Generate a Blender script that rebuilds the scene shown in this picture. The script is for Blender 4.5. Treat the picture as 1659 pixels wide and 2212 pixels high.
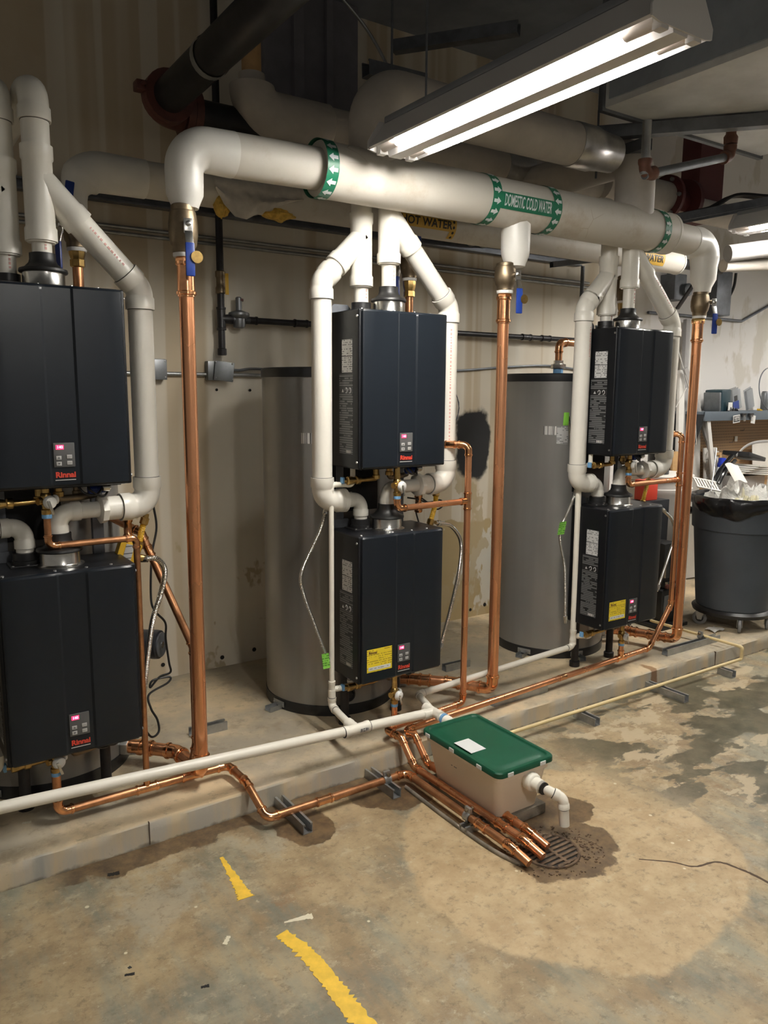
import bpy, bmesh, math, random
from mathutils import Vector, Matrix, noise as mnoise
from math import sin, cos, tan, pi, radians, sqrt
random.seed(7)
V = Vector
for o in list(bpy.data.objects): bpy.data.objects.remove(o)
scene = bpy.context.scene
COL = scene.collection

# ------------------------------------------------------------------ camera
YAW, PITCH, ROLL, FPX = 0.589814, 0.154697, 0.006892, 1667.5
CAM = V((0.0, -2.6886, 1.68))
_f = V((sin(YAW)*cos(PITCH), cos(YAW)*cos(PITCH), -sin(PITCH)))
_r = V((cos(YAW), -sin(YAW), 0)); _u = _r.cross(_f)
CR = cos(ROLL)*_r + sin(ROLL)*_u; CU = -sin(ROLL)*_r + cos(ROLL)*_u
camd = bpy.data.cameras.new('camera'); cam = bpy.data.objects.new('camera', camd); COL.objects.link(cam)
camd.sensor_fit = 'VERTICAL'; camd.sensor_height = 36; camd.sensor_width = 27; camd.lens = FPX/2212*36
m = Matrix((CR, CU, -_f)).transposed().to_4x4(); m.translation = CAM
cam.matrix_world = m; camd.clip_start = 0.02
scene.camera = cam

# ------------------------------------------------------------------ world, exposure
w = bpy.data.worlds.new('world'); scene.world = w; w.use_nodes = True
w.node_tree.nodes['Background'].inputs[0].default_value = (1.0, 0.93, 0.82, 1)
w.node_tree.nodes['Background'].inputs[1].default_value = 0.075
vs = scene.view_settings
vs.view_transform = 'Standard'; vs.look = 'None'; vs.exposure = 1.15; vs.gamma = 1.0; vs.use_curve_mapping = False
TUBE_POWER = 80.0

# a point seen at pixel (x, y) of the 1659x2212 photograph, on the plane y=Y / z=Z / x=X of the room
def _ray(px, py): return CR*(px-829.5) - CU*(py-1106.0) + _f*FPX
def A(px, py, y): r = _ray(px, py); return CAM + r*((y-CAM.y)/r.y)
def AZ(px, py, z): r = _ray(px, py); return CAM + r*((z-CAM.z)/r.z)
def AX(px, py, x): r = _ray(px, py); return CAM + r*((x-CAM.x)/r.x)

HC = 0.094      # height of the concrete pad
YW = 1.40       # back wall

# ------------------------------------------------------------------ materials
MATS = {}
class N:
    def __init__(s, name):
        s.m = bpy.data.materials.new(name); s.m.use_nodes = True; s.t = s.m.node_tree
        s.b = s.t.nodes['Principled BSDF']; s.L = s.t.links; MATS[name] = s.m
        s._c = None
    def co(s):
        if s._c is None:
            s._c = s.t.nodes.new('ShaderNodeTexCoord').outputs['Object']
        return s._c
    def new(s, t): return s.t.nodes.new(t)
    def map(s, scale=(1,1,1), loc=(0,0,0), rot=(0,0,0), src=None):
        n = s.new('ShaderNodeMapping'); n.inputs['Scale'].default_value = scale; n.inputs['Location'].default_value = loc; n.inputs['Rotation'].default_value = rot
        s.L.new(src or s.co(), n.inputs['Vector']); return n.outputs[0]
    def noise(s, scale=5, detail=4, rough=.55, vec=None, dist=0):
        n = s.new('ShaderNodeTexNoise'); n.inputs['Scale'].default_value = scale; n.inputs['Detail'].default_value = detail
        n.inputs['Roughness'].default_value = rough; n.inputs['Distortion'].default_value = dist
        s.L.new(vec or s.co(), n.inputs['Vector']); return n.outputs['Fac']
    def vor(s, scale=5, feature='F1', vec=None):
        n = s.new('ShaderNodeTexVoronoi'); n.feature = feature; n.inputs['Scale'].default_value = scale
        s.L.new(vec or s.co(), n.inputs['Vector']); return n.outputs['Distance']
    def ramp(s, fac, a, b, smooth=True):
        n = s.new('ShaderNodeMapRange'); n.inputs['From Min'].default_value = a; n.inputs['From Max'].default_value = b
        if smooth: n.interpolation_type = 'SMOOTHSTEP'
        n.clamp = True
        s.L.new(fac, n.inputs['Value']); return n.outputs[0]
    def math(s, op, a, b=None, c=None):
        n = s.new('ShaderNodeMath'); n.operation = op
        for i, x in enumerate((a, b, c)):
            if x is None: continue
            if isinstance(x, (int, float)): n.inputs[i].default_value = x
            else: s.L.new(x, n.inputs[i])
        return n.outputs[0]
    def mix(s, fac, a, b):
        n = s.new('ShaderNodeMix'); n.data_type = 'RGBA'
        if isinstance(fac, (int, float)): n.inputs['Factor'].default_value = fac
        else: s.L.new(fac, n.inputs['Factor'])
        for i, x in (('A', a), ('B', b)):
            sock = [k for k in n.inputs if k.name == i and k.type == 'RGBA'][0]
            if isinstance(x, tuple): sock.default_value = (*x, 1)
            else: s.L.new(x, sock)
        return [k for k in n.outputs if k.type == 'RGBA'][0]
    def sep(s, src=None):
        n = s.new('ShaderNodeSeparateXYZ'); s.L.new(src or s.co(), n.inputs[0]); return n.outputs
    def dist2(s, cx, cy, sx=1, sy=1, wob=0, wscale=3):
        x, y, z = s.sep()[:3]
        dx = s.math('DIVIDE', s.math('SUBTRACT', x, cx), sx); dy = s.math('DIVIDE', s.math('SUBTRACT', y, cy), sy)
        d = s.math('SQRT', s.math('ADD', s.math('MULTIPLY', dx, dx), s.math('MULTIPLY', dy, dy)))
        if wob: d = s.math('ADD', d, s.math('MULTIPLY', s.math('SUBTRACT', s.noise(wscale, 6, .65), .5), wob))
        return d
    def color(s, c):
        if isinstance(c, tuple): s.b.inputs['Base Color'].default_value = (*c, 1)
        else: s.L.new(c, s.b.inputs['Base Color'])
    def set(s, rough=None, metal=None, **k):
        for n_, v_ in (('Roughness', rough), ('Metallic', metal)):
            if v_ is None: continue
            if isinstance(v_, (int, float)): s.b.inputs[n_].default_value = v_
            else: s.L.new(v_, s.b.inputs[n_])
        for kk, vv in k.items(): s.b.inputs[kk.replace('_', ' ')].default_value = vv
    def bump(s, h, strength=.3, dist=.01):
        n = s.new('ShaderNodeBump'); n.inputs['Strength'].default_value = strength; n.inputs['Distance'].default_value = dist
        s.L.new(h, n.inputs['Height']); s.L.new(n.outputs[0], s.b.inputs['Normal'])

def simple(name, col, rough=.5, metal=0., var=.0, vscale=8, bump=0, bscale=60, **k):
    n = N(name)
    if var:
        a = tuple(c*(1-var) for c in col); b = tuple(min(1, c*(1+var)) for c in col)
        n.color(n.mix(n.ramp(n.noise(vscale, 5, .6), .3, .7), a, b))
    else: n.color(col)
    n.set(rough, metal, **k)
    if bump: n.bump(n.noise(bscale, 4), bump, .002)
    return n

simple('pvc', (.76, .73, .655), .32, var=.04, vscale=3)
simple('pvc_small', (.80, .76, .66), .38, var=.05, vscale=4)
simple('cpvc', (.66, .52, .27), .4, var=.06)
simple('print_red', (.66, .36, .32), .6)
simple('print_grey', (.10, .10, .10), .6)
simple('primer', (.30, .22, .45), .5)
n = N('copper')
ox = n.ramp(n.noise(4, 4, .5, n.map((1, 1, .25))), .35, .75)
n.color(n.mix(ox, (.78, .37, .19), (.58, .25, .115))); n.set(n.ramp(n.noise(14, 4), .2, .8), .86)
n.b.inputs['Roughness'].default_value = .3
rr = n.math('ADD', n.math('MULTIPLY', ox, .14), .24); n.L.new(rr, n.b.inputs['Roughness'])
n = N('copper_dull')
ox = n.ramp(n.noise(9, 6, .7), .38, .66)
n.color(n.mix(ox, (.56, .27, .13), (.34, .165, .08))); n.set(.34, .85)
simple('copper_fitting', (.80, .40, .20), .22, 1.0, var=.22, vscale=22)
simple('brass', (.52, .35, .13), .30, 1.0, var=.25, vscale=30)
simple('bronze', (.22, .17, .11), .42, .85, var=.15, vscale=20)
simple('steel', (.62, .61, .58), .25, 1.0, var=.12, vscale=30)
simple('steel_flex', (.66, .65, .62), .24, 1.0)
simple('galv', (.40, .41, .41), .42, .85, var=.18, vscale=14)
simple('galv_dark', (.17, .18, .20), .5, .7, var=.2, vscale=10)
simple('black_iron', (.022, .021, .023), .42, .3, var=.3, vscale=12)
simple('black_rubber', (.012, .012, .012), .45)
simple('black_plastic', (.015, .015, .016), .38)
simple('blue_plastic', (.012, .04, .24), .35)
simple('yellow_plastic', (.70, .42, .03), .45)
simple('green_tag', (.20, .50, .06), .5)
simple('white_tag', (.72, .71, .68), .55)
simple('red_paint', (.10, .030, .022), .5, 0, var=.25, vscale=14)
simple('rust_fitting', (.17, .075, .05), .55, .2, var=.25, vscale=20)
simple('blue_tape', (.16, .36, .62), .5)
simple('white_cap', (.74, .73, .70), .4)
simple('pump_black', (.016, .017, .02), .4)
simple('pump_plate', (.16, .17, .18), .35, .6)
simple('jbox', (.20, .21, .22), .4, .7, var=.12, vscale=18)
simple('heater_front', (.0085, .0115, .0160), .30, 0.0, Specular_IOR_Level=.35)
simple('heater_body', (.0055, .0062, .0080), .42, Specular_IOR_Level=.3)
simple('panel_grey', (.085, .085, .085), .45)
simple('button', (.42, .41, .40), .5)
simple('logo_red', (.60, .055, .03), .45)
simple('screw', (.45, .45, .45), .3, .9)
n = N('display_red'); n.color((.25, .002, .01)); n.set(.4); n.b.inputs['Emission Color'].default_value = (1, .03, .10, 1); n.b.inputs['Emission Strength'].default_value = 1.3
n = N('digit_glow'); n.color((.6, .2, .25)); n.b.inputs['Emission Color'].default_value = (1, .25, .4, 1); n.b.inputs['Emission Strength'].default_value = 2.2
n = N('tube_glow'); n.color((1, 1, 1)); n.b.inputs['Emission Color'].default_value = (1, .965, .90, 1); n.b.inputs['Emission Strength'].default_value = TUBE_POWER
simple('tube_end', (.62, .56, .52), .4)
simple('fixture_white', (.60, .585, .57), .4)
simple('fixture_top', (.20, .21, .23), .5)
n = N('tank_grey')
n.color(n.mix(n.ramp(n.noise(1.2, 3, .5, n.map((6, 6, .3))), .3, .7), (.25, .243, .23), (.31, .30, .285))); n.set(.30, .45)
simple('tank_black', (.014, .015, .017), .35)
n = N('insulation')
st = n.ramp(n.noise(4, 7, .7), .52, .72); cr = n.ramp(n.vor(6, 'DISTANCE_TO_EDGE', n.map((1, 1, 1))), .0, .012)
c1 = n.mix(st, (.60, .565, .50), (.50, .44, .355)); lines = n.math('MULTIPLY', n.math('SUBTRACT', 1, cr), n.ramp(n.noise(3, 3), .60, .72))
n.color(n.mix(lines, c1, (.42, .36, .27))); n.set(.55); n.bump(n.noise(30, 5), .12, .004)
simple('insulation_smooth', (.74, .72, .67), .32, var=.03)
simple('insulation_old', (.50, .46, .41), .6, var=.12, vscale=4)
simple('paper_jacket', (.58, .54, .48), .6, var=.22, vscale=7)
simple('fiberglass', (.62, .40, .08), .9, var=.25, vscale=40, bump=.6, bscale=120)
simple('foil', (.56, .55, .54), .3, .9, var=.15, vscale=10, bump=.4, bscale=30)
simple('band_green', (.012, .16, .085), .4)
simple('band_yellow', (.62, .38, .06), .5)
simple('letter_white', (.62, .66, .66), .5)
simple('letter_black', (.015, .014, .012), .5)
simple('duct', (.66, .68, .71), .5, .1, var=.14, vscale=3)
simple('duct_shaded', (.32, .36, .42), .5, .1, var=.15, vscale=3)  # duct colour darkened for shade, with a bluish lift for lens flare
simple('bin_lid', (.005, .066, .033), .45, var=.06, Specular_IOR_Level=.35)
simple('bin_body', (.90, .76, .60), .32, Transmission_Weight=.25, IOR=1.1)
simple('bin_white', (.75, .75, .73), .5)
simple('block', (.22, .19, .15), .9, var=.3, vscale=14, bump=.5, bscale=60)
simple('dark_pit', (.01, .009, .008), .9)
simple('grate', (.095, .058, .032), .8, .1, var=.5, vscale=50)
simple('can_grey', (.060, .072, .088), .5, var=.08, vscale=5)
simple('bag_black', (.010, .010, .011), .22, bump=.5, bscale=22)
n = N('plastic_wrap'); n.color((.62, .61, .57)); n.set(.25, 0); n.bump(n.noise(26, 6, .7), .9, .02)
simple('yellowish_wrap', (.66, .62, .45), .35, bump=.7, bscale=30)
simple('white_paint', (.70, .68, .64), .5, var=.04)
simple('grey_board', (.34, .33, .32), .5, var=.08)
simple('wood', (.46, .28, .12), .5, var=.18, vscale=9)
simple('shelf_blue', (.10, .125, .15), .45)
simple('shelf_dark', (.018, .020, .024), .5)
n = N('pegboard')
x, y, z = n.sep()[:3]
fx = n.math('SUBTRACT', n.math('FRACT', n.math('MULTIPLY', x, 39.37)), .5); fz = n.math('SUBTRACT', n.math('FRACT', n.math('MULTIPLY', z, 39.37)), .5)
hole = n.math('LESS_THAN', n.math('ADD', n.math('MULTIPLY', fx, fx), n.math('MULTIPLY', fz, fz)), .035)
n.color(n.mix(hole, (.36, .225, .115), (.06, .035, .02))); n.set(.6)
simple('teal_case', (.012, .04, .055), .4)
simple('clear_pack', (.60, .62, .64), .2, Transmission_Weight=.55, IOR=1.1)
simple('blue_cap', (.02, .05, .45), .35)
simple('bottle_white', (.62, .66, .68), .3)
simple('book_black', (.02, .02, .022), .4)
simple('paper', (.68, .66, .60), .6)
simple('rubber_tire', (.20, .20, .20), .6)
simple('yellow_paint', (.78, .50, .05), .55, var=.12, vscale=20)
simple('crack', (.07, .045, .028), .9)
simple('soil', (.10, .065, .04), .9, var=.4, vscale=60)
simple('cream_paint', (.66, .61, .46), .5)
simple('maroon', (.10, .02, .02), .6)

def print_mat(name, bg, ink, period=.0075, fill=.5, den=.48, horiz=0, ul=1.2):
    n = N(name); x, y, z = n.sep()[:3]
    u = [x, y][horiz]
    row = n.math('FLOOR', n.math('DIVIDE', z, period))
    fr = n.math('FRACT', n.math('DIVIDE', z, period))
    line = n.math('LESS_THAN', fr, fill)
    cmb = n.new('ShaderNodeCombineXYZ'); n.L.new(n.math('MULTIPLY', u, 1/(period*ul)), cmb.inputs[0]); n.L.new(n.math('MULTIPLY', row, 7.31), cmb.inputs[1])
    nz = n.new('ShaderNodeTexNoise'); nz.inputs['Scale'].default_value = 1; nz.inputs['Detail'].default_value = 2; n.L.new(cmb.outputs[0], nz.inputs['Vector'])
    word = n.math('GREATER_THAN', nz.outputs['Fac'], den)
    cmb2 = n.new('ShaderNodeCombineXYZ'); n.L.new(n.math('MULTIPLY', u, 9), cmb2.inputs[0]); n.L.new(n.math('MULTIPLY', row, 3.17), cmb2.inputs[1])
    nz2 = n.new('ShaderNodeTexNoise'); nz2.inputs['Scale'].default_value = 1; nz2.inputs['Detail'].default_value = 1; n.L.new(cmb2.outputs[0], nz2.inputs['Vector'])
    seg = n.math('GREATER_THAN', nz2.outputs['Fac'], .40)
    msk = n.math('MULTIPLY', n.math('MULTIPLY', line, word), seg)
    n.color(n.mix(msk, bg, ink)); n.set(.5); return n
print_mat('label_white', (.52, .52, .51), (.12, .12, .12), .0092, .42, .50, 1, 1.6)
print_mat('label_dark', (.012, .013, .014), (.13, .13, .13), .0098, .62, .38, 1, 5)
print_mat('label_yellow', (.80, .62, .03), (.34, .22, .02), .010, .34, .46, 0)
print_mat('label_paper', (.66, .67, .66), (.30, .30, .30), .011, .38, .48, 0)
print_mat('label_green', (.20, .52, .07), (.05, .18, .02), .011, .42, .45, 0)
n = N('barcode'); x, y, z = n.sep()[:3]
cm = n.new('ShaderNodeCombineXYZ'); n.L.new(n.math('MULTIPLY', x, 420), cm.inputs[0]); n.L.new(n.math('MULTIPLY', y, 420), cm.inputs[1])
n.color(n.mix(n.math('GREATER_THAN', n.noise(1, 1, .5, cm.outputs[0]), .5), (.70, .68, .65), (.06, .06, .06))); n.set(.5)

# concrete floor: greenish worn paint over tan concrete, bare round patch at the drain, damp stains
n = N('floor_concrete')
big = n.noise(1.0, 8, .62); med = n.noise(4.2, 9, .7); fine = n.noise(26, 7, .75); streak = n.noise(2.0, 9, .72, n.map((3.4, .8, 1), rot=(0, 0, .9)))
green = n.mix(n.ramp(med, .38, .62), (.150, .148, .110), (.250, .232, .165))
tan_ = n.mix(n.ramp(med, .38, .64), (.225, .160, .085), (.360, .275, .155))
sel = n.math('ADD', n.math('MULTIPLY', big, .55), n.math('MULTIPLY', streak, .45))
base = n.mix(n.ramp(sel, .43, .57), green, tan_)
base = n.mix(n.math('MULTIPLY', n.ramp(n.noise(1.7, 9, .75, n.map((1, 1, 1), loc=(9, 4, 0))), .56, .64), .55), base, (.345, .315, .235))
patch = n.ramp(n.dist2(2.05, -.87, 1, 1, .20, 2.6), .635, .605)
bare = n.mix(n.ramp(n.noise(9, 8, .7), .32, .68), (.345, .245, .128), (.450, .345, .200))
base = n.mix(patch, base, bare)
base = n.mix(n.math('MULTIPLY', n.ramp(fine, .52, .66), .55), base, (.12, .090, .052))
mot = n.noise(11, 9, .78, n.map((1, 1.4, 1), loc=(1, 8, 0), rot=(0, 0, .4)))
base = n.mix(n.math('MULTIPLY', n.ramp(mot, .55, .66), .42), base, (.115, .100, .066))
base = n.mix(n.math('MULTIPLY', n.ramp(mot, .46, .36), .40), base, (.47, .405, .27))
lsp = n.math('MULTIPLY', n.ramp(n.noise(40, 4, .6, n.map((1, 1, 1), loc=(2, 7, 0))), .66, .72), .5)
base = n.mix(lsp, base, (.50, .44, .31))
# cream paint drips
sp = n.ramp(n.vor(9), .075, .045); spm = n.ramp(n.noise(2.2, 2), .50, .58)
base = n.mix(n.math('MULTIPLY', n.math('MULTIPLY', sp, spm), .85), base, (.66, .60, .43))
sc = n.math('MULTIPLY', n.ramp(n.noise(6, 7, .8, n.map((1, 4, 1), rot=(0, 0, .5))), .62, .70), .5)
base = n.mix(sc, base, (.44, .40, .30))
sc2 = n.math('MULTIPLY', n.ramp(n.noise(3.0, 8, .8, n.map((1, 3, 1), loc=(4, 0, 0), rot=(0, 0, -.6))), .60, .68), .5)
base = n.mix(sc2, base, (.125, .110, .075))
rust = n.math('MULTIPLY', n.ramp(n.noise(3.1, 8, .78, n.map((1, 1, 1), loc=(3, 1, 0))), .60, .68), .6)
base = n.mix(rust, base, (.20, .105, .040))
# damp: round the drain, along the foot of the kerb, under the strut feet, and pools on the right
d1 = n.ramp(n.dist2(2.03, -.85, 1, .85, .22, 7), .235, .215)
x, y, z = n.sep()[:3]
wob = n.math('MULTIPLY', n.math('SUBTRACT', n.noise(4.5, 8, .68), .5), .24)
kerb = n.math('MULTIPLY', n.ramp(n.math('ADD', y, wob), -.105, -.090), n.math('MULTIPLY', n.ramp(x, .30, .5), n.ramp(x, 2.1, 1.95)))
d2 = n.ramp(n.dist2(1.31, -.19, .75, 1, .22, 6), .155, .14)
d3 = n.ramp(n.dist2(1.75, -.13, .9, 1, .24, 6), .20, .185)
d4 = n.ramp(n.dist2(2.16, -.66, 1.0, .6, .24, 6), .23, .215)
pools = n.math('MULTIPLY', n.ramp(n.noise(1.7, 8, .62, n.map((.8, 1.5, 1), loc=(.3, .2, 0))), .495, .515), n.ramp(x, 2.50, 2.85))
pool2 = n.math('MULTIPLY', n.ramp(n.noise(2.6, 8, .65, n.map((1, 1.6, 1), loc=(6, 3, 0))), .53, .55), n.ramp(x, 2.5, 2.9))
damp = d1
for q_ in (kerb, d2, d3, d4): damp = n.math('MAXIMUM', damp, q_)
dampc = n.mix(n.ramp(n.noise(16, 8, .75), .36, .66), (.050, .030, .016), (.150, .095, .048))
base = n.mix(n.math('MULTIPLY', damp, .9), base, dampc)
base = n.mix(n.math('MULTIPLY', pool2, .8), base, (.42, .34, .22))
base = n.mix(n.math('MULTIPLY', pools, .88), base, n.mix(n.ramp(n.noise(8, 7, .7), .35, .65), (.060, .054, .033), (.12, .108, .068)))
n.color(base)
n.set(n.math('SUBTRACT', n.math('ADD', .48, n.math('MULTIPLY', fine, .25)), n.math('MULTIPLY', n.math('MAXIMUM', damp, pools), .28)))
n.bump(n.math('ADD', fine, n.math('MULTIPLY', med, .5)), .16, .004)

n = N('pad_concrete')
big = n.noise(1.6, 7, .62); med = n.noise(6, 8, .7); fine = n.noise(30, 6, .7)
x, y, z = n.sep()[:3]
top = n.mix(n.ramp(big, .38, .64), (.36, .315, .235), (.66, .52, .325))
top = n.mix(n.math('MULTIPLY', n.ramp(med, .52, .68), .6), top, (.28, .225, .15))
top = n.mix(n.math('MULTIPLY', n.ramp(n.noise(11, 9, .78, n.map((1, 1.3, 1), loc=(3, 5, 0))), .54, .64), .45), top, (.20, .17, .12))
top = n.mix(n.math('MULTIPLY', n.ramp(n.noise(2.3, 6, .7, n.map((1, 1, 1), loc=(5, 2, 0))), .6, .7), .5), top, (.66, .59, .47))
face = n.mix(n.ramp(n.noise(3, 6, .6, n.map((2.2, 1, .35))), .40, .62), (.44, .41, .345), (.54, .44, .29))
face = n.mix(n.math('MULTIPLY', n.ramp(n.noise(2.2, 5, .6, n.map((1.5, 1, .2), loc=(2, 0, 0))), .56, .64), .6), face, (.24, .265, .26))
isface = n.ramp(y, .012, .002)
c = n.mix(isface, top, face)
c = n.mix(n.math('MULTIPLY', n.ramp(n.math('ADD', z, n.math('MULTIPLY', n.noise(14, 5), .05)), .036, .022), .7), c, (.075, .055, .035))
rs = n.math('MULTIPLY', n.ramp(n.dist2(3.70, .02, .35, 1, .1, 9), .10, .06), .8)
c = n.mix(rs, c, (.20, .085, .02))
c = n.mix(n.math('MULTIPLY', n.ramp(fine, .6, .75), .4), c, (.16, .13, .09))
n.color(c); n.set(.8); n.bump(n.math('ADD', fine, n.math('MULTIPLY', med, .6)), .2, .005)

# drywall: taped joints in vertical bands, bare tan board low down, scuffs, a sprayed black blot
n = N('wall_paint')
x, y, z = n.sep()[:3]
band = n.noise(1.6, 3, .5, n.map((2.1, 1, .05))); blot = n.noise(1.3, 7, .62); med = n.noise(7, 7, .72)
c = n.mix(n.ramp(band, .42, .54), (.50, .415, .290), (.68, .625, .520))
c = n.mix(n.math('MULTIPLY', n.ramp(n.noise(2.3, 2, .5, n.map((2.6, 1, .04), loc=(3, 0, 0))), .52, .56), .55), c, (.70, .66, .57))
c = n.mix(n.math('MULTIPLY', n.ramp(blot, .45, .65), .3), c, (.66, .61, .50))
low = n.math('MULTIPLY', n.ramp(n.math('ADD', z, n.math('MULTIPLY', n.noise(2.0, 6, .6), .25)), .93, .915), n.math('MULTIPLY', n.ramp(x, 2.8, 2.82), n.ramp(x, 5.0, 4.98)))
c = n.mix(low, c, (.40, .305, .155))
lowp = n.math('MULTIPLY', low, n.ramp(n.noise(2.6, 5, .6, n.map((1.5, 1, .7), loc=(2, 0, 4))), .55, .57))
c = n.mix(lowp, c, (.56, .53, .45))
tanp = n.math('MULTIPLY', n.ramp(n.noise(2.2, 5, .55, n.map((1, 1, .7), loc=(1.3, 0, .4))), .565, .58), n.ramp(z, 1.25, 1.05))
c = n.mix(n.math('MULTIPLY', tanp, .8), c, (.40, .315, .18))
c = n.mix(n.math('MULTIPLY', n.ramp(x, 4.6, 4.9), .7), c, (.66, .63, .58))
gr = n.math('MULTIPLY', n.ramp(n.noise(2.1, 5, .55, n.map((1, 1, .5), loc=(7, 0, 2))), .40, .44), n.ramp(x, 4.6, 4.9))
c = n.mix(gr, c, (.80, .775, .745))
c = n.mix(n.math('MULTIPLY', n.ramp(med, .66, .76), .45), c, (.34, .26, .16))
dx = n.math('DIVIDE', n.math('SUBTRACT', x, 3.47), .150); dz = n.math('DIVIDE', n.math('SUBTRACT', z, 1.33), .235)
dd = n.math('ADD', n.math('POWER', n.math('ADD', n.math('POWER', n.math('ABSOLUTE', dx), 3.2), n.math('POWER', n.math('ABSOLUTE', dz), 3.2)), .3125), n.math('MULTIPLY', n.math('SUBTRACT', n.noise(7, 4), .5), .7))
c = n.mix(n.ramp(dd, 1.12, .92), c, (.006, .006, .006))
n.color(c); n.set(.75); n.bump(med, .05, .004)
simple('ceiling_dark', (.20, .22, .26), .8, var=.25, vscale=1.5)
simple('wall_dark', (.17, .165, .185), .8, var=.1)

# ------------------------------------------------------------------ geometry
class G:
    def __init__(s): s.v = []; s.f = []
    def add(s, vs_, fs):
        b = len(s.v); s.v += [V(p) for p in vs_]; s.f += [tuple(i+b for i in q) for q in fs]; return s
    def ring_sweep(s, st, seg=14, cap=True, sq=1.0):
        """st: list of (pos, tangent, radius)"""
        b = len(s.v); t0 = st[0][1].normalized()
        u = t0.orthogonal().normalized()
        if abs(t0.z) < .9: u = (V((0, 0, 1)) - t0*t0.z).normalized()
        else: u = (V((1, 0, 0)) - t0*t0.x).normalized()
        pt = t0
        for p, t, r in st:
            t = t.normalized(); q = pt.rotation_difference(t); u = (q @ u); u = (u - t*u.dot(t)).normalized(); pt = t
            w_ = t.cross(u)
            for k in range(seg):
                a = 2*pi*k/seg; s.v.append(p + u*(cos(a)*r) + w_*(sin(a)*r*sq))
        for i in range(len(st)-1):
            for k in range(seg):
                k2 = (k+1) % seg; s.f.append((b+i*seg+k, b+i*seg+k2, b+(i+1)*seg+k2, b+(i+1)*seg+k))
        if cap:
            s.f.append(tuple(b+k for k in range(seg))[::-1]); s.f.append(tuple(b+(len(st)-1)*seg+k for k in range(seg)))
        return s
    def tube(s, pts, r, seg=14, cap=True, sq=1.0):
        pts = [V(p) for p in pts]; st = []
        for i, p in enumerate(pts):
            if i == 0: t = pts[1]-p
            elif i == len(pts)-1: t = p-pts[-2]
            else: t = (p-pts[i-1]).normalized() + (pts[i+1]-p).normalized()
            rr_ = r[i] if isinstance(r, (list, tuple)) else r
            st.append((p, t if t.length > 1e-9 else V((0, 0, 1)), rr_))
        return s.ring_sweep(st, seg, cap, sq)
    def lathe(s, p, d, prof, seg=24, cap=True):
        p = V(p); d = V(d).normalized()
        return s.ring_sweep([(p+d*h, d, max(r, 1e-4)) for r, h in prof], seg, cap)
    def cyl(s, a, b, r, seg=14): return s.tube([a, b], r, seg)
    def box(s, x0, x1, y0, y1, z0, z1, bev=0, segs=2):
        bm = bmesh.new(); bmesh.ops.create_cube(bm, size=1)
        for v_ in bm.verts: v_.co = V(((x0+x1)/2+v_.co.x*(x1-x0), (y0+y1)/2+v_.co.y*(y1-y0), (z0+z1)/2+v_.co.z*(z1-z0)))
        if bev: bmesh.ops.bevel(bm, geom=list(bm.edges), offset=bev, segments=segs, profile=.6, affect='EDGES')
        bm.verts.index_update(); s.add([v_.co.copy() for v_ in bm.verts], [[v_.index for v_ in q.verts] for q in bm.faces]); bm.free(); return s
    def obox(s, c, ax, ay, az, hx, hy, hz, bev=0):
        t = G().box(-hx, hx, -hy, hy, -hz, hz, bev); c = V(c); ax = V(ax).normalized(); ay = V(ay).normalized(); az = V(az).normalized()
        return s.add([c+ax*p.x+ay*p.y+az*p.z for p in t.v], t.f)
    def prism(s, poly, o, ex, ey, n_, d):
        """polygon (2d) in plane (o; ex, ey) extruded by n_*d"""
        o = V(o); ex = V(ex); ey = V(ey); n_ = V(n_).normalized(); k = len(poly)
        a = [o+ex*p[0]+ey*p[1] for p in poly]; b = [q+n_*d for q in a]
        return s.add(a+b, [tuple(range(k))[::-1], tuple(range(k, 2*k))] + [(i, (i+1) % k, k+(i+1) % k, k+i) for i in range(k)])
    def grid(s, nx, ny, fn, closed=False):
        vs_ = [fn(i/(nx-1), j/(ny-1)) for j in range(ny) for i in range(nx)]
        return s.add(vs_, [(j*nx+i, j*nx+i+1, (j+1)*nx+i+1, (j+1)*nx+i) for j in range(ny-1) for i in range(nx-1)])
    def sheet(s, nx, ny, fn, th, nrm):
        nrm = V(nrm)
        s.grid(nx, ny, fn); s.grid(nx, ny, lambda u_, v_: fn(1-u_, v_) + nrm*th); return s
    def shift(s, d):
        s.v = [p+V(d) for p in s.v]; return s
    def xf(s, M):
        s.v = [M @ p for p in s.v]; return s

ORG = {}
def _mesh(name, g, mat, off, ang=40):
    me = bpy.data.meshes.new(name); me.from_pydata([tuple(p-off) for p in g.v], [], g.f); me.validate()
    bm = bmesh.new(); bm.from_mesh(me); bmesh.ops.recalc_face_normals(bm, faces=bm.faces); bm.to_mesh(me); bm.free()
    me.materials.append(MATS[mat]); me.shade_smooth()
    try: me.set_sharp_from_angle(angle=radians(ang))
    except Exception: pass
    return me
def P(name, g, mat, parent, label=None, ang=40):
    off = ORG[parent]; o = bpy.data.objects.new(name, _mesh(name, g, mat, off, ang)); COL.objects.link(o); o.parent = parent; ORG[o] = off
    if label: o['label'] = label
    return o
def T(name, label, cat, loc, group=None):
    o = bpy.data.objects.new(name, None); COL.objects.link(o); o.location = V(loc); o.empty_display_size = .05
    o['label'] = label; o['category'] = cat
    if group: o['group'] = group
    ORG[o] = V(loc); return o
def S(name, g, mat, label, cat, group=None, ang=40):
    mn = V([min(p[i] for p in g.v) for i in range(3)]); mx = V([max(p[i] for p in g.v) for i in range(3)])
    off = V(((mn.x+mx.x)/2, (mn.y+mx.y)/2, mn.z))
    o = bpy.data.objects.new(name, _mesh(name, g, mat, off, ang)); COL.objects.link(o); o.location = off; ORG[o] = off
    o['label'] = label; o['category'] = cat
    if group: o['group'] = group
    return o
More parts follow.
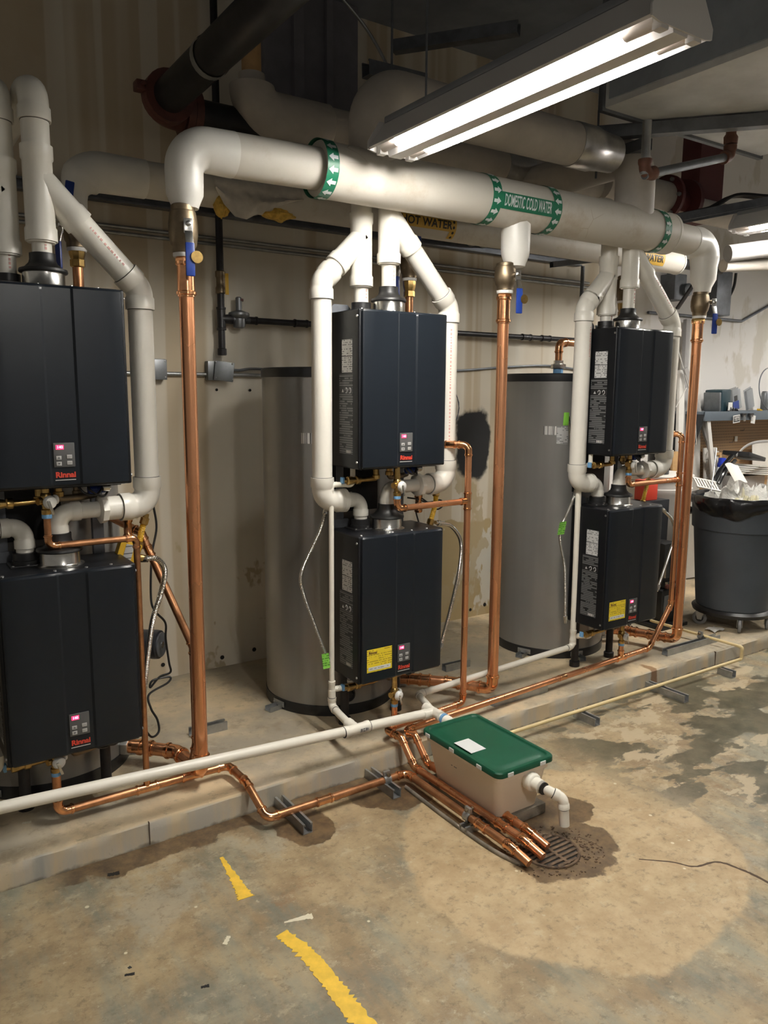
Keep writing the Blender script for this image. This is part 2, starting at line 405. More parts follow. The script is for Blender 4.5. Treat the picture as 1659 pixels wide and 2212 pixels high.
def ST(name, g, mat, label=None, ang=40):
    o = bpy.data.objects.new(name, _mesh(name, g, mat, V((0, 0, 0)), ang)); COL.objects.link(o); o['kind'] = 'structure'; ORG[o] = V((0, 0, 0))
    if label: o['label'] = label
    return o
def copy_tree(o, parent=None, delta=None):
    c = o.copy(); COL.objects.link(c)
    if parent: c.parent = parent
    ORG[c] = ORG[o]
    for ch in list(o.children): copy_tree(ch, c)
    return c

def arc(c, d0, d1, R, n_=8):
    c = V(c); d0 = V(d0).normalized(); d1 = V(d1).normalized(); th = d0.angle(d1); t = R*tan(th/2)
    nn = (d1 - d0*cos(th)).normalized(); ctr = c-d0*t+nn*R
    return [(ctr - nn*(R*cos(th*k/n_)) + d0*(R*sin(th*k/n_)), d0*cos(th*k/n_)+nn*sin(th*k/n_)) for k in range(n_+1)], t
def fillet(pts, R, n_=6):
    pts = [V(p) for p in pts]; out = [pts[0]]
    for i in range(1, len(pts)-1):
        d0 = (pts[i]-pts[i-1]); d1 = (pts[i+1]-pts[i])
        if d0.angle(d1) < .03: out.append(pts[i]); continue
        th = d0.angle(d1); r_ = min(R, .48*min(d0.length, d1.length)/max(tan(th/2), 1e-6))
        a, t = arc(pts[i], d0, d1, r_, n_); out += [q[0] for q in a]
    out.append(pts[-1]); return out
def spline(pts, n_=8):
    pts = [V(p) for p in pts]; P_ = [pts[0]*2-pts[1]]+pts+[pts[-1]*2-pts[-2]]; out = []
    for i in range(1, len(P_)-2):
        for k in range(n_):
            t = k/n_; a, b, c, d = P_[i-1:i+3]
            out.append(.5*((2*b)+(c-a)*t+(2*a-5*b+4*c-d)*t*t+(3*b-a-3*c+d)*t**3))
    out.append(pts[-1]); return out
HUB = {  # hub profile from the open end inwards, in pipe radii: (distance, radius)
 'pvc': [(0, 1.0), (0, 1.17), (.9, 1.17), (1.05, 1.07)],
 'cu': [(0, 1.0), (0, 1.10), (.18, 1.10), (.28, 1.27), (.62, 1.27), (.72, 1.10), (1.5, 1.09)],
 'sol': [(0, 1.0), (0, 1.10), (.6, 1.10), (.7, 1.08)],
 'iron': [(0, 1.0), (0, 1.32), (.5, 1.32), (.62, 1.16)],
 'ins': [(0, .99), (0, 1.03), (.3, 1.03), (.34, 1.0)],
}
def hub_len(style): return HUB[style][-1][0]
def run(root, pts, r, style, mat, fmat, R=None, seg=16, elbow='elbow', pipe='pipe', ends=True):
    """a jointed pipe run: straight pipes and an elbow at each bend, each a part of root"""
    pts = [V(p) for p in pts]; R = R or 1.6*r; cut = [(0, 0)]
    h = HUB[style]; hl = hub_len(style)*r
    starts = [pts[0]]; ends_ = []
    for i in range(1, len(pts)-1):
        d0 = (pts[i]-pts[i-1]).normalized(); d1 = (pts[i+1]-pts[i]).normalized()
        a, t = arc(pts[i], d0, d1, R, 10)
        br = h[-1][1]*r
        st = [(a[0][0]-d0*(hl-x*r), d0, k*r) for x, k in h] + [(p, tt, br) for p, tt in a[1:-1]] + [(a[-1][0]+d1*(hl-x*r), d1, k*r) for x, k in reversed(h)]
        P(elbow, G().ring_sweep(st, seg), fmat, root)
        if style == 'pvc':
            w_ = .0016 if r > .025 else .003
            P('joint_line', G().ring_sweep([(a[0][0]-d0*(hl+w_), d0, r*1.035), (a[0][0]-d0*(hl-.0005), d0, r*1.035)], seg).ring_sweep([(a[-1][0]+d1*(hl-.0005), d1, r*1.035), (a[-1][0]+d1*(hl+w_), d1, r*1.035)], seg), 'black_rubber', root)
        ends_.append(a[0][0]-d0*(hl-.5*r)); starts.append(a[-1][0]+d1*(hl-.5*r))
    ends_.append(pts[-1])
    for s_, e in zip(starts, ends_):
        if (e-s_).length > r*.6: P(pipe, G().cyl(s_, e, r, seg), mat, root)
def sleeve(p, d, L, r, style='pvc', seg=16):
    """a coupling centred on p along d"""
    p = V(p); d = V(d).normalized(); h = HUB[style]; hl = hub_len(style)*r; st = []
    for x, k in h: st.append((p-d*(L/2-min(x*r, L/2*.98)), d, k*r))
    for x, k in reversed(h): st.append((p+d*(L/2-min(x*r, L/2*.98)), d, k*r))
    return G().ring_sweep(st, seg)
def tee(root, p, d, b, r, rb=None, style='cu', fmat='copper_fitting', L=None, B=None, name='tee', seg=16):
    rb = rb or r; p = V(p); d = V(d).normalized(); b = V(b).normalized(); L = L or (hub_len(style)*2+2.6)*r; B = B or (hub_len(style)+1.6)*rb
    g = sleeve(p, d, L, r, style, seg); h = HUB[style]
    st = [(p, b, h[-1][1]*rb)] + [(p+b*(B-x*rb), b, k*rb) for x, k in reversed(h)]
    g.ring_sweep(st, seg); return P(name, g, fmat, root)

def text(s_, size=1., bold=0.0, shear=0., align='CENTER', sx=1.0):
    cu = bpy.data.curves.new('text', 'FONT'); cu.body = s_; cu.size = size; cu.offset = bold; cu.shear = shear; cu.align_x = align; cu.align_y = 'CENTER'; cu.resolution_u = 3
    o = bpy.data.objects.new('text', cu); COL.objects.link(o); dg = bpy.context.evaluated_depsgraph_get(); me = bpy.data.meshes.new_from_object(o.evaluated_get(dg))
    bm = bmesh.new(); bm.from_mesh(me); bpy.data.objects.remove(o); bpy.data.curves.remove(cu); bpy.data.meshes.remove(me)
    for v_ in bm.verts: v_.co.x *= sx
    return bm
def text_flat(s_, size, o, ex, ey, bold=0, lift=.0012, sx=1.0, shear=0, align='CENTER'):
    bm = text(s_, size, bold, shear, align, sx); bm.verts.index_update(); ex = V(ex).normalized(); ey = V(ey).normalized(); nz = ex.cross(ey)
    g = G().add([V(o)+ex*v_.co.x+ey*v_.co.y+nz*lift for v_ in bm.verts], [[v_.index for v_ in q.verts] for q in bm.faces]); bm.free(); return g
def on_pipe(bm, o, d, up, r, ang0):
    """wrap a flat text mesh on a cylinder of radius r about axis o,d; ang0 is where its middle line sits (angle from up towards the front)"""
    for k in range(-6, 7):
        y_ = k*.012
        bmesh.ops.bisect_plane(bm, geom=bm.verts[:]+bm.edges[:]+bm.faces[:], plane_co=(0, y_, 0), plane_no=(0, 1, 0))
    bm.verts.index_update(); o = V(o); d = V(d).normalized(); up = V(up); sd = -d.cross(up)   # -sd: to the front
    out = []
    for v_ in bm.verts:
        a = ang0 - v_.co.y/r
        out.append(o + d*v_.co.x + up*(cos(a)*r) + (-sd)*(sin(a)*r))
    g = G().add(out, [[v_.index for v_ in q.verts] for q in bm.faces]); bm.free(); return g
def wrap_patch(o, d, up, r, x0, x1, a0, a1, th=.0015, nx=2, na=16):
    o = V(o); d = V(d).normalized(); up = V(up); sd = -d.cross(up)
    f = lambda rr: (lambda u_, v_: o+d*(x0+(x1-x0)*u_)+up*(cos(a0+(a1-a0)*v_)*rr)-sd*(sin(a0+(a1-a0)*v_)*rr))
    return G().grid(nx, na, f(r+th))
X_ = V((1, 0, 0)); Y_ = V((0, 1, 0)); Z_ = V((0, 0, 1))

# ================================================================== the room
ST('floor', G().box(-2.5, 9, -6, YW, -.12, 0), 'floor_concrete')
g = G(); NX = 260
prof = lambda x: [(0.0+.004*mnoise.noise((x*3, 0, 5)), 0.0), (0.002+.005*mnoise.noise((x*4, 2, 5)), HC*.55),
                  (0.003+.006*mnoise.noise((x*6, 4, 1)), HC-.010+.003*mnoise.noise((x*9, 4, 7))), (0.013+.006*mnoise.noise((x*8, 4, 3)), HC), (YW, HC)]
xs = [-2.5+11.5*i/(NX-1) for i in range(NX)]
for x in xs: g.v += [V((x, a, b)) for a, b in prof(x)]
for i in range(NX-1):
    for k in range(4): g.f.append((i*5+k, (i+1)*5+k, (i+1)*5+k+1, i*5+k+1))
pad = ST('floor_pad', g, 'pad_concrete', 'raised concrete pad with a rough grey kerb face')
for px, py in ((322, 1778), (1546, 1409)):
    x = A(px, py, 0).x; P('pad_joint', G().box(x-.0015, x+.0015, -.0025, .012, .004, HC-.002), 'crack', pad)
wallb = ST('wall_back', G().box(-2.5, 9, YW, YW+.1, 0, 3.8), 'wall_paint')
for px, py, r in ((352, 1436, .012), (480, 1420, .013), (549, 1403, .013), (1016, 1317, .012), (1047, 1306, .014), (398, 842, .008), (468, 842, .008), (540, 843, .008)):
    p = A(px, py, YW); P('wall_hole', G().lathe(p+V((0, .004, 0)), (0, -1, 0), [(r, 0), (r*.96, .006), (.0, .0062)], 12), 'dark_pit', wallb)
ST('wall_right', G().box(9, 9.1, -6, YW+.1, 0, 3.8), 'wall_paint')
ST('ceiling', G().box(-2.5, 9, -6, YW+.1, 3.8, 3.9), 'ceiling_dark')
x0 = A(560, 100, 1.36).x; x1 = A(762, 100, 1.36).x
ST('trim_1', G().box(x0, x1, 1.30, YW, 2.75, 3.8, .01).box(x0+.16, x0+.22, 1.27, 1.31, 2.75, 3.8).box(x0+.36, x0+.40, 1.27, 1.31, 2.75, 3.8), 'wall_dark', 'dark sheet metal chase up the back wall')

# ---- fluorescent fixtures
def fixture(name, label, x, y0, y1, z, far_end=True):
    t = T(name, label, 'ceiling light', (x, (y0+y1)/2, z), 'twin tube fluorescent fixtures')
    # housing: a shallow channel with sloping reflector wings and a raised middle ridge
    prof = [(-.118, .000), (-.112, -.006), (-.082, .030), (-.040, .036), (-.028, -.020), (.028, -.020), (.040, .036), (.082, .030), (.112, -.006), (.118, .000), (.075, .058), (.05, .095), (-.05, .095), (-.075, .058)]
    P('housing', G().prism(prof, (x, y0+.004, z), X_, Z_, Y_, y1-y0-.008), 'fixture_white', t, ang=25)
    P('ballast_cover', G().box(x-.055, x+.055, y0+.01, y1-.01, z+.094, z+.118, .006), 'fixture_top', t)
    for ye in (y0, y1):
        P('end_plate', G().prism([(-.120, -.006), (-.090, -.012), (.090, -.012), (.120, -.006), (.122, .02), (.070, .10), (-.070, .10), (-.122, .02)], (x, ye-.003, z), X_, Z_, Y_, .006), 'fixture_white', t)
    for sx in (-.066, .066):
        tb = P('tube', G().cyl((x+sx, y0+.12, z+.004), (x+sx, y1-.12, z+.004), .0185, 18), 'tube_glow', t, 'lit white fluorescent tube')
        for a, b in ((y0+.025, y0+.12), (y1-.12, y1-.025)):
            P('tube_end', G().cyl((x+sx, a, z+.004), (x+sx, b, z+.004), .0182, 16), 'tube_end', tb)
        for ye, s in ((y0, 1), (y1, -1)):
            P('socket', G().box(x+sx-.016, x+sx+.016, min(ye, ye+s*.028), max(ye, ye+s*.028), z-.022, z+.045, .004), 'fixture_white', t)
    for yy in (y0+.2, y1-.2):
        P('hanger_rod', G().cyl((x, yy, z+.11), (x, yy, 3.8), .004, 8), 'galv_dark', t)
    return t
fixture('fluorescent_fixture', 'bright twin tube fluorescent light hanging above the middle heaters', 1.775, -1.36, -.09, 2.587)
fixture('fluorescent_fixture', 'twin tube fluorescent light cut off by the right edge of the photo', 4.90, -.83, .44, 2.74)

fixture('fluorescent_fixture', 'unseen twin tube fluorescent light added behind the camera for fill', 1.0, -4.4, -3.15, 2.68)  # unseen fixture, added to raise the brightness of floor and wall
fixture('fluorescent_fixture', 'unseen twin tube fluorescent light added beyond the workbench for fill', 7.5, -.95, .30, 2.68)  # out of view, added so the right end of the wall gets more light

# ---- insulated cold water header
CY = .13
def zc(px, py): return A(px, py, CY).z
xL = 1.018; xF0 = A(690, 368, CY).x; xF1 = A(1438, 512, CY).x; xM = A(1114, 520, CY).x; xR = 4.095
ZH = 2.545
cold = T('cold_water_pipe', 'white insulated cold water header with green bands and lettering', 'pipe', ((xL+xR)/2, CY, ZH-.11))
aL, tL = arc((xL, CY, ZH-.008), Z_, X_, .085, 12); 
leg = [(V((xL, CY, 2.325)), Z_, .047), (V((xL, CY, 2.335)), Z_, .050), (V((xL, CY, 2.372)), Z_, .066), (V((xL, CY, 2.40)), Z_, .067)]
P('pipe_elbow', G().ring_sweep(leg+[(p, t, .068+.010*k/12) for k, (p, t) in enumerate(aL)]+[(V((aL[-1][0].x+.10, CY, ZH-.008)), X_, .081)], 28), 'insulation_smooth', cold, 'glossy white plastic elbow cover')
P('pipe_jacket', G().cyl((aL[-1][0].x+.09, CY, ZH-.008), (xF0+.02, CY, ZH), .0795, 28), 'insulation', cold)
P('main_jacket', G().lathe((xF0-.012, CY, ZH), X_, [(.082, 0), (.104, .002), (.109, .012), (.109, .05), (.107, .056), (.107, xF1-xF0), (.109, xF1-xF0+.002), (.108, xF1-xF0+.02), (.082, xF1-xF0+.024)], 32), 'insulation', cold)
aR, tR = arc((xR, CY, ZH-.012), X_, -Z_, .09, 12)
P('pipe_jacket', G().cyl((xF1, CY, ZH-.006), (aR[0][0].x-.03, CY, ZH-.012), .0785, 28), 'insulation', cold)
P('pipe_elbow', G().ring_sweep([(V((aR[0][0].x-.06, CY, ZH-.012)), X_, .080)]+[(p, t, .081) for p, t in aR]+[(V((xR, CY, 2.40)), -Z_, .074), (V((xR, CY, 2.33)), -Z_, .072), (V((xR, CY, 2.285)), -Z_, .050), (V((xR, CY, 2.26)), -Z_, .046)], 28), 'insulation_smooth', cold)
P('tee_jacket', G().lathe((xM, CY, ZH), -Z_, [(.072, 0), (.072, .10), (.070, .205), (.066, .228), (.052, .262), (.048, .275)], 12), 'insulation_smooth', cold, 'wrinkled white wrap above the middle valve')
xR1 = A(806, 250, CY).x; xR2 = A(1374, 420, CY).x
zr1 = A(1150, 287, CY).z; xs1 = A(1236, 305, CY).x
ar_, tr_ = arc((xR1+.01, CY+.01, zr1), Z_, X_, .125, 10)
P('riser_jacket', G().ring_sweep([(V((xR1+.01, CY+.01, ZH)), Z_, .102)]+[(p, tt, .104) for p, tt in ar_]+[(V((xs1, CY+.01, zr1)), X_, .100)], 28), 'insulation_old', cold, 'thick insulated riser bending along the ceiling')
P('pipe_saddle', G().lathe((xs1, CY+.01, zr1), X_, [(.103, 0), (.105, .01), (.105, .14), (.10, .15), (.092, .22), (.088, .30)], 24), 'foil', cold, 'foil wrapped pipe end')
ar_, tr_ = arc((xR2, CY+.01, 2.92), Z_, Y_, .14, 10)
P('riser_jacket', G().ring_sweep([(V((xR2, CY+.01, ZH)), Z_, .102)]+[(p, tt, .102) for p, tt in ar_]+[(V((xR2, YW-.004, 2.92)), Y_, .102)], 28), 'insulation_old', cold)
# bands of arrows
def band(px, py, dirn, r=.1085):
    x = A(px, py, CY-.08).x; b = P('arrow_band', wrap_patch((x, CY, ZH), X_, Z_, r, -.026, .026, -.6, 5.2, .0012, 2, 48), 'band_green', cold, 'green pipe marker band')
    for k in range(14):
        a0 = -.3+k*.42; s = dirn
        bm = bmesh.new()
        pts = [(-.020*s, -.007), (0, -.007), (0, -.016), (.021*s, 0), (0, .016), (0, .007), (-.020*s, .007)]
        vs_ = [bm.verts.new((p[0], p[1], 0)) for p in pts]; bm.faces.new((vs_[0], vs_[1], vs_[5], vs_[6])); bm.faces.new((vs_[2], vs_[3], vs_[4], vs_[5], vs_[1]))
        P('arrow', on_pipe(bm, (x, CY, ZH), X_, Z_, r+.0026, a0), 'letter_white', b)
    return x
band(713, 372, -1, .1095); bx0 = band(1066, 440, 1); bx1 = band(1196, 465, -1); band(1434, 510, 1, .1095)
tp = P('marker_panel', wrap_patch((0, CY, ZH), X_, Z_, .1085, bx0+.02, bx1-.02, 1.40, 2.05, .0011, 2, 10), 'band_green', cold, 'green pipe marker panel')
tb = text('DOMESTIC COLD WATER', .070, .0012, 0, 'CENTER'); wdt = max(v.co.x for v in tb.verts)-min(v.co.x for v in tb.verts)
for v in tb.verts: v.co.x *= (bx1-bx0-.085)/wdt
P('lettering', on_pipe(tb, ((bx0+bx1)/2, CY, ZH), X_, Z_, .1110, 1.725), 'letter_white', tp, 'DOMESTIC COLD WATER in white letters')

# ---- insulated hot water header behind it
HY = .75; HZ = 2.562
hx0 = A(163, 390, HY).x; hx1 = A(1462, 568, HY).x
hot = T('hot_water_pipe', 'older white insulated hot water header behind the cold header', 'pipe', ((hx0+hx1)/2, HY, HZ-.08))
a, t = arc((hx0, HY, HZ), Z_, X_, .10, 12)
P('pipe_elbow', G().ring_sweep([(V((hx0, HY, 2.385)), Z_, .040), (V((hx0, HY, 2.44)), Z_, .042)]+[(p, tt, .046+.034*min(1, k/5)) for k, (p, tt) in enumerate(a)]+[(V((hx0+.28, HY, HZ)), X_, .078)], 26), 'insulation_smooth', hot)
P('pipe_jacket', G().cyl((hx0+.25, HY, HZ), (hx1, HY, HZ), .075, 28), 'insulation', hot)
P('end_cap', G().lathe((hx1, HY, HZ), X_, [(.078, -.01), (.08, .0), (.05, .02), (.03, .022)], 24), 'insulation_smooth', hot)
P('bare_pipe', G().cyl((hx1, HY, HZ), (hx1+.5, HY, HZ), .035, 16), 'black_iron', hot)
lx0 = A(862, 470, HY-.07).x; lx1 = A(978, 500, HY-.07).x
lp = P('marker_panel', wrap_patch((0, HY, HZ), X_, Z_, .075, lx0-.12, lx1, 1.35, 2.12, .0012, 2, 10), 'band_yellow', hot, 'faded orange pipe marker')
P('lettering', on_pipe(text('° HOT WATER', .058, .0012, 0, 'CENTER', .98), ((lx0+lx1)/2-.02, HY, HZ), X_, Z_, .0785, 1.72), 'letter_black', lp, 'HOT WATER in black letters')
eb = P('marker_edge', wrap_patch((0, HY, HZ), X_, Z_, .0758, lx1-.02, lx1+.022, .9, 2.7, .0014, 2, 20), 'band_yellow', hot)
for k in range(5):
    P('dot', G().lathe(V((lx1+.004, HY, HZ))+V((0, -sin(1.1+k*.36), cos(1.1+k*.36)))*.077, V((0, -sin(1.1+k*.36), cos(1.1+k*.36))), [(.008, 0), (.007, .0012), (0, .0013)], 8), 'letter_black', eb)
wx = A(1412, 570, HY-.07).x
P('marker_panel', wrap_patch((wx, HY, HZ), X_, Z_, .0752, -.16, .11, 1.2, 2.3, .0012, 2, 12), 'band_yellow', hot)
P('lettering', on_pipe(text('WATER', .060, .0012, 0, 'CENTER', .95), (wx-.005, HY, HZ), X_, Z_, .0785, 1.76), 'letter_black', hot)
# torn jacket sagging off the pipe, yellow glass wool showing
low_ = [(466, 405), (484, 440), (508, 468), (533, 474), (556, 462), (585, 452), (620, 440), (655, 430)]
def torn(u, v):
    k = min(u*7, 6.999); i = int(k); fr_ = k-i; px = low_[i][0]+(low_[i+1][0]-low_[i][0])*fr_; py = low_[i][1]+(low_[i+1][1]-low_[i][1])*fr_
    B = A(px, py, HY-.085); r = .080+.004*mnoise.noise((u*9, v*4, 1)); x = B.x
    if v < .55: a_ = .3+1.35*v/.55; return V((x, HY-sin(a_)*r, HZ+cos(a_)*r))
    t_ = (v-.55)/.45; p0 = V((x, HY-sin(1.65)*r, HZ+cos(1.65)*r))
    return p0.lerp(B, t_)+V((0, -.014*sin(t_*pi)+.010*mnoise.noise((u*11, v*7, 3)), 0))
P('torn_jacket', G().sheet(36, 18, torn, .0025, (0, .9, .1)), 'paper_jacket', hot, 'torn paper jacket hanging off the pipe')
def wool(c, rx, ry, rz, seed):
    def fn(u, v):
        a_ = 2*pi*u; b_ = -pi/2+pi*v; d = V((cos(b_)*cos(a_), cos(b_)*sin(a_), sin(b_)))
        k = 1+.35*mnoise.noise(d*2.2+V((seed, 0, 0)))+.15*mnoise.noise(d*6+V((seed, 0, 0)))
        return V((c.x+d.x*rx*k, c.y+d.y*ry*k, c.z+d.z*rz*k))
    return G().grid(22, 14, fn)
P('glass_wool', wool(A(600, 462, HY-.01), .075, .05, .030, 2), 'fiberglass', hot, 'torn yellow glass wool insulation')
P('glass_wool', wool(A(478, 442, HY-.04), .035, .04, .055, 6), 'fiberglass', hot)
# ---- big insulated pipes and iron pipe under the ceiling
py2 = .95; pz2 = A(640, 262, py2).z; px2 = A(545, 250, py2).x
big = T('insulated_pipe', 'large white insulated pipe with an elbow above the cold header', 'pipe', (px2+1, py2, pz2-.1))
a, t = arc((px2, py2, pz2), -Z_, X_, .11, 10)
P('pipe_elbow', G().ring_sweep([(V((px2, py2, pz2+.165)), -Z_, .062), (V((px2, py2, pz2+.112)), -Z_, .066)]+[(p, tt, .108) for p, tt in a]+[(V((px2+.40, py2, pz2)), X_, .108), (V((px2+.41, py2, pz2)), X_, .1)], 26), 'insulation_old', big)
P('riser_pipe', G().cyl((px2, py2, pz2+.1), (px2, py2, 3.8), .047, 18), 'wood', big, 'brown vertical pipe')
P('pipe_jacket', G().cyl((px2+.38, py2, pz2), (px2+2.2, py2, pz2), .098, 26), 'insulation_old', big)
P('pipe_saddle', G().lathe((A(1105, 350, py2-.1).x, py2, pz2), X_, [(.101, 0), (.103, .01), (.103, .20), (.101, .21)], 24), 'foil', big, 'foil covered saddle')
P('pipe_jacket', G().cyl((px2+2.2, py2, pz2), (px2+4.2, py2, pz2), .085, 26), 'insulation_old', big)
iy = 1.02; ip = A(340, 232, iy); ir = .074
iron = T('iron_pipe', 'large black iron pipe with a dark red grooved elbow near the ceiling', 'pipe', (ip.x, iy-.6, ip.z-.1))
P('pipe', G().cyl((ip.x, iy-.13, ip.z), (ip.x, -3.0, ip.z), ir, 24), 'black_iron', iron)
P('pipe', G().cyl((ip.x+.12, iy, ip.z), (ip.x+1.6, iy, ip.z), ir, 24), 'black_iron', iron)
a, t = arc((ip.x, iy, ip.z), Y_, X_, .11, 10)
P('grooved_elbow', G().ring_sweep([(V((ip.x, iy-.15, ip.z)), Y_, .088)]+[(p, tt, .083) for p, tt in a]+[(V((ip.x+.15, iy, ip.z)), X_, .088)], 24), 'red_paint', iron, 'dark red elbow')
for c_, d_ in (((ip.x, iy-.15, ip.z), Y_), ((ip.x+.15, iy, ip.z), X_)):
    P('coupling', sleeve(c_, d_, .07, ir*1.12, 'iron', 24), 'red_paint', iron, 'dark red grooved coupling')
P('coupling_bolt', G().obox((ip.x-.115, iy-.15, ip.z+.02), X_, Y_, Z_, .03, .03, .02, .006).cyl((ip.x-.12, iy-.2, ip.z+.02), (ip.x-.12, iy-.10, ip.z+.02), .010, 8), 'red_paint', iron)
P('hanger_ring', G().ring_sweep([(V((ip.x, .35, ip.z)), Y_, ir+.004), (V((ip.x, .385, ip.z)), Y_, ir+.004)], 24, False), 'galv', iron)

# ---- sheet metal duct, perforated struts, sprinkler pipe at upper right
dc = AZ(1290, 240, 3.05)
duct = T('air_duct', 'large flat grey sheet metal duct hanging at the upper right', 'duct', (dc.x+.7, dc.y-2, 3.05))
P('duct_body', G().box(dc.x, dc.x+1.35, -4.5, dc.y, 3.05, 3.52, .008), 'duct', duct)
for k in range(3):
    yy = dc.y-.02-k*1.2; P('duct_flange', G().box(dc.x-.018, dc.x+1.368, yy-.03, yy, 3.035, 3.535, .004), 'galv_dark', duct)
P('duct_side_shade', G().box(dc.x-.012, dc.x-.001, -4.4, dc.y-.08, 3.08, 3.52), 'duct_shaded', duct, 'side of the duct darkened in colour for shade')  # added dark sheet that gives the left face of the duct its shade
def strut(name, label, p0, p1, up=Z_, w_=.041, mat='galv', group=None, holes=True, flip=False):
    """a C channel from p0 to p1, open towards up"""
    p0 = V(p0); p1 = V(p1); d = (p1-p0).normalized(); up = (V(up)-d*V(up).dot(d)).normalized(); s = d.cross(up); h = w_/2; t_ = .003
    pr_ = [(-h, 0), (h, 0), (h, w_), (h-.009, w_), (h-.009, w_-.007), (h-.009+t_*.6, w_-.007), (h-t_, w_-t_), (h-t_, t_), (-h+t_, t_), (-h+t_, w_-t_), (-h+.009-t_*.6, w_-.007), (-h+.009, w_-.007), (-h+.009, w_), (-h, w_)]
    g = G().prism(pr_, p0, s, up, d, (p1-p0).length)
    return S(name, g, mat, label, 'strut channel', group, ang=30)
strut('strut_channel', 'slotted grey strut running below the big duct', AZ(1275, 303, 2.98), AZ(1690, 272, 2.98), mat='galv_dark', w_=.06)
strut('strut_channel', 'slotted strut hanger left of the right insulated riser', AZ(1175, 396, 2.90), AZ(1400, 322, 2.90), mat='galv_dark', w_=.055)
strut('strut_channel', 'dark strut bracket above the far end of the bright light', A(790, 165, .75), A(915, 195, .75), mat='galv_dark', w_=.07)
strut('strut_channel', 'dark strut crossing under the ceiling beside the iron pipe', A(850, 115, 1.1), A(1120, 75, .5), mat='galv_dark', w_=.06)
for k, (px, py, y) in enumerate(((1291, 300, .3), (846, 190, .75))):
    p = A(px, py, y); S('threaded_rod', G().cyl(p-Z_*.2, (p.x, p.y, 3.8), .006, 8), 'galv_dark', ('threaded rod beside the foil covered saddles', 'threaded rod holding the strut above the bright light')[k], 'rod')
S('wire_cable', G().tube(spline([A(725, -20, .9), A(790, 60, .9), A(835, 140, .85), A(850, 200, .8)], 10), .008, 8), 'galv', 'twisted cable sloping down from the ceiling', 'cable')

sy = -.15
spr = T('sprinkler_pipe', 'sprinkler pipe with rust red elbows and an upright head', 'pipe', A(1500, 350, sy))
e1 = A(1576, 338, sy); e2 = A(1392, 378, sy)
v1 = A(1391, 318, sy); head = A(1590, 262, sy)
P('pipe', G().cyl(e2, e1, .021, 16), 'galv_dark', spr)
P('pipe', G().cyl(e2, (e2.x, e2.y, v1.z+.12), .021, 16), 'galv', spr)
dd_ = (e1-e2).normalized()
for c_, d0, d1 in ((e2, -Z_, dd_), (e1, dd_, Z_)):
    a, t = arc(c_, d0, d1, .03, 8); P('elbow', G().ring_sweep([(a[0][0]-d0*.03, d0, .033), (a[0][0]-d0*.012, d0, .033)]+[(p, tt, .028) for p, tt in a]+[(a[-1][0]+d1*.012, d1, .033), (a[-1][0]+d1*.03, d1, .033)], 16), 'rust_fitting', spr)
P('reducer', G().lathe(e1+Z_*.06, Z_, [(.034, 0), (.036, .035), (.026, .05), (.026, .085), (.018, .09)], 8), 'rust_fitting', spr)
P('sprinkler_head', G().lathe(e1+Z_*.15, Z_, [(.012, -.02), (.012, .02), (.004, .022), (.004, .055), (.028, .056), (.028, .059), (.002, .060)], 14).tube([e1+Z_*.165+X_*.012, e1+Z_*.19+X_*.018, e1+Z_*.21], .003, 6).tube([e1+Z_*.165-X_*.012, e1+Z_*.19-X_*.018, e1+Z_*.21], .003, 6), 'galv', spr)

# round pipe end and dark flanges beyond the right riser
fp = A(1425, 425, .9)
fl = T('flanged_pipe', 'white pipe end with dark red flanges behind the right riser', 'pipe', fp)
P('pipe_jacket', G().cyl(fp-X_*.6, fp+X_*.05, .105, 26), 'insulation_old', fl)
P('flange', G().lathe(fp+X_*.05, X_, [(.09, 0), (.15, .002), (.15, .03), (.07, .032), (.07, .2), (.15, .202), (.15, .24)], 26), 'maroon', fl)
for k in range(6):
    q_ = fp+X_*.05+V((0, cos(k*1.047), sin(k*1.047)))*.125; P('flange_bolt', G().lathe(q_, -X_, [(.014, 0), (.014, .018), (.009, .02)], 6), 'galv', fl)
bp = A(1500, 380, 1.1)
S('steel_beam', G().box(bp.x-.05, bp.x+.10, .98, 1.18, 2.95, 3.8, .004).box(bp.x-.12, bp.x+.17, .97, .99, 2.95, 3.8), 'maroon', 'dark red steel post behind the sprinkler pipe', 'beam')
tr = T('cable_tray', 'dark cable tray with black cables at the upper right', 'cable tray', A(1560, 440, .6))
ta = A(1440, 478, .7); tb_ = A(1720, 425, .35); dtr = (tb_-ta).normalized(); sd_ = dtr.cross(Z_)
for s_ in (-.10, .10): P('tray_rail', G().obox((ta+tb_)/2+sd_*s_, dtr, sd_, Z_, (tb_-ta).length/2, .006, .025), 'galv_dark', tr)
for k in range(7): P('tray_rung', G().obox(ta.lerp(tb_, (k+.5)/7), sd_, dtr, Z_, .10, .012, .006), 'galv_dark', tr)
for k in range(3):
    P('cable', G().tube(spline([ta+sd_*(-.06+.05*k)-dtr*.1+Z_*.02, ta.lerp(tb_, .3)+sd_*(-.05+.05*k)+Z_*.03, ta.lerp(tb_, .5)+sd_*(-.02+.03*k)+Z_*.08, ta.lerp(tb_, .75)+sd_*.03*k+Z_*.03, tb_+Z_*.03], 8), .011, 8), 'black_rubber', tr)
rp = A(1585, 545, .55)
ri = T('insulated_pipe', 'pair of wrapped pipes with a green band at the right edge', 'pipe', rp)
P('pipe_jacket', G().cyl(A(1572, 548, .5), A(1780, 520, .2), .055, 20), 'grey_board', ri)
P('pipe_jacket', G().cyl(A(1562, 574, .55), A(1780, 566, .35), .042, 20), 'insulation_old', ri)
q0 = A(1595, 545, .5); P('green_band', G().cyl(q0, q0+(A(1780, 520, .2)-A(1572, 548, .5)).normalized()*.03, .0565, 20), 'band_green', ri)

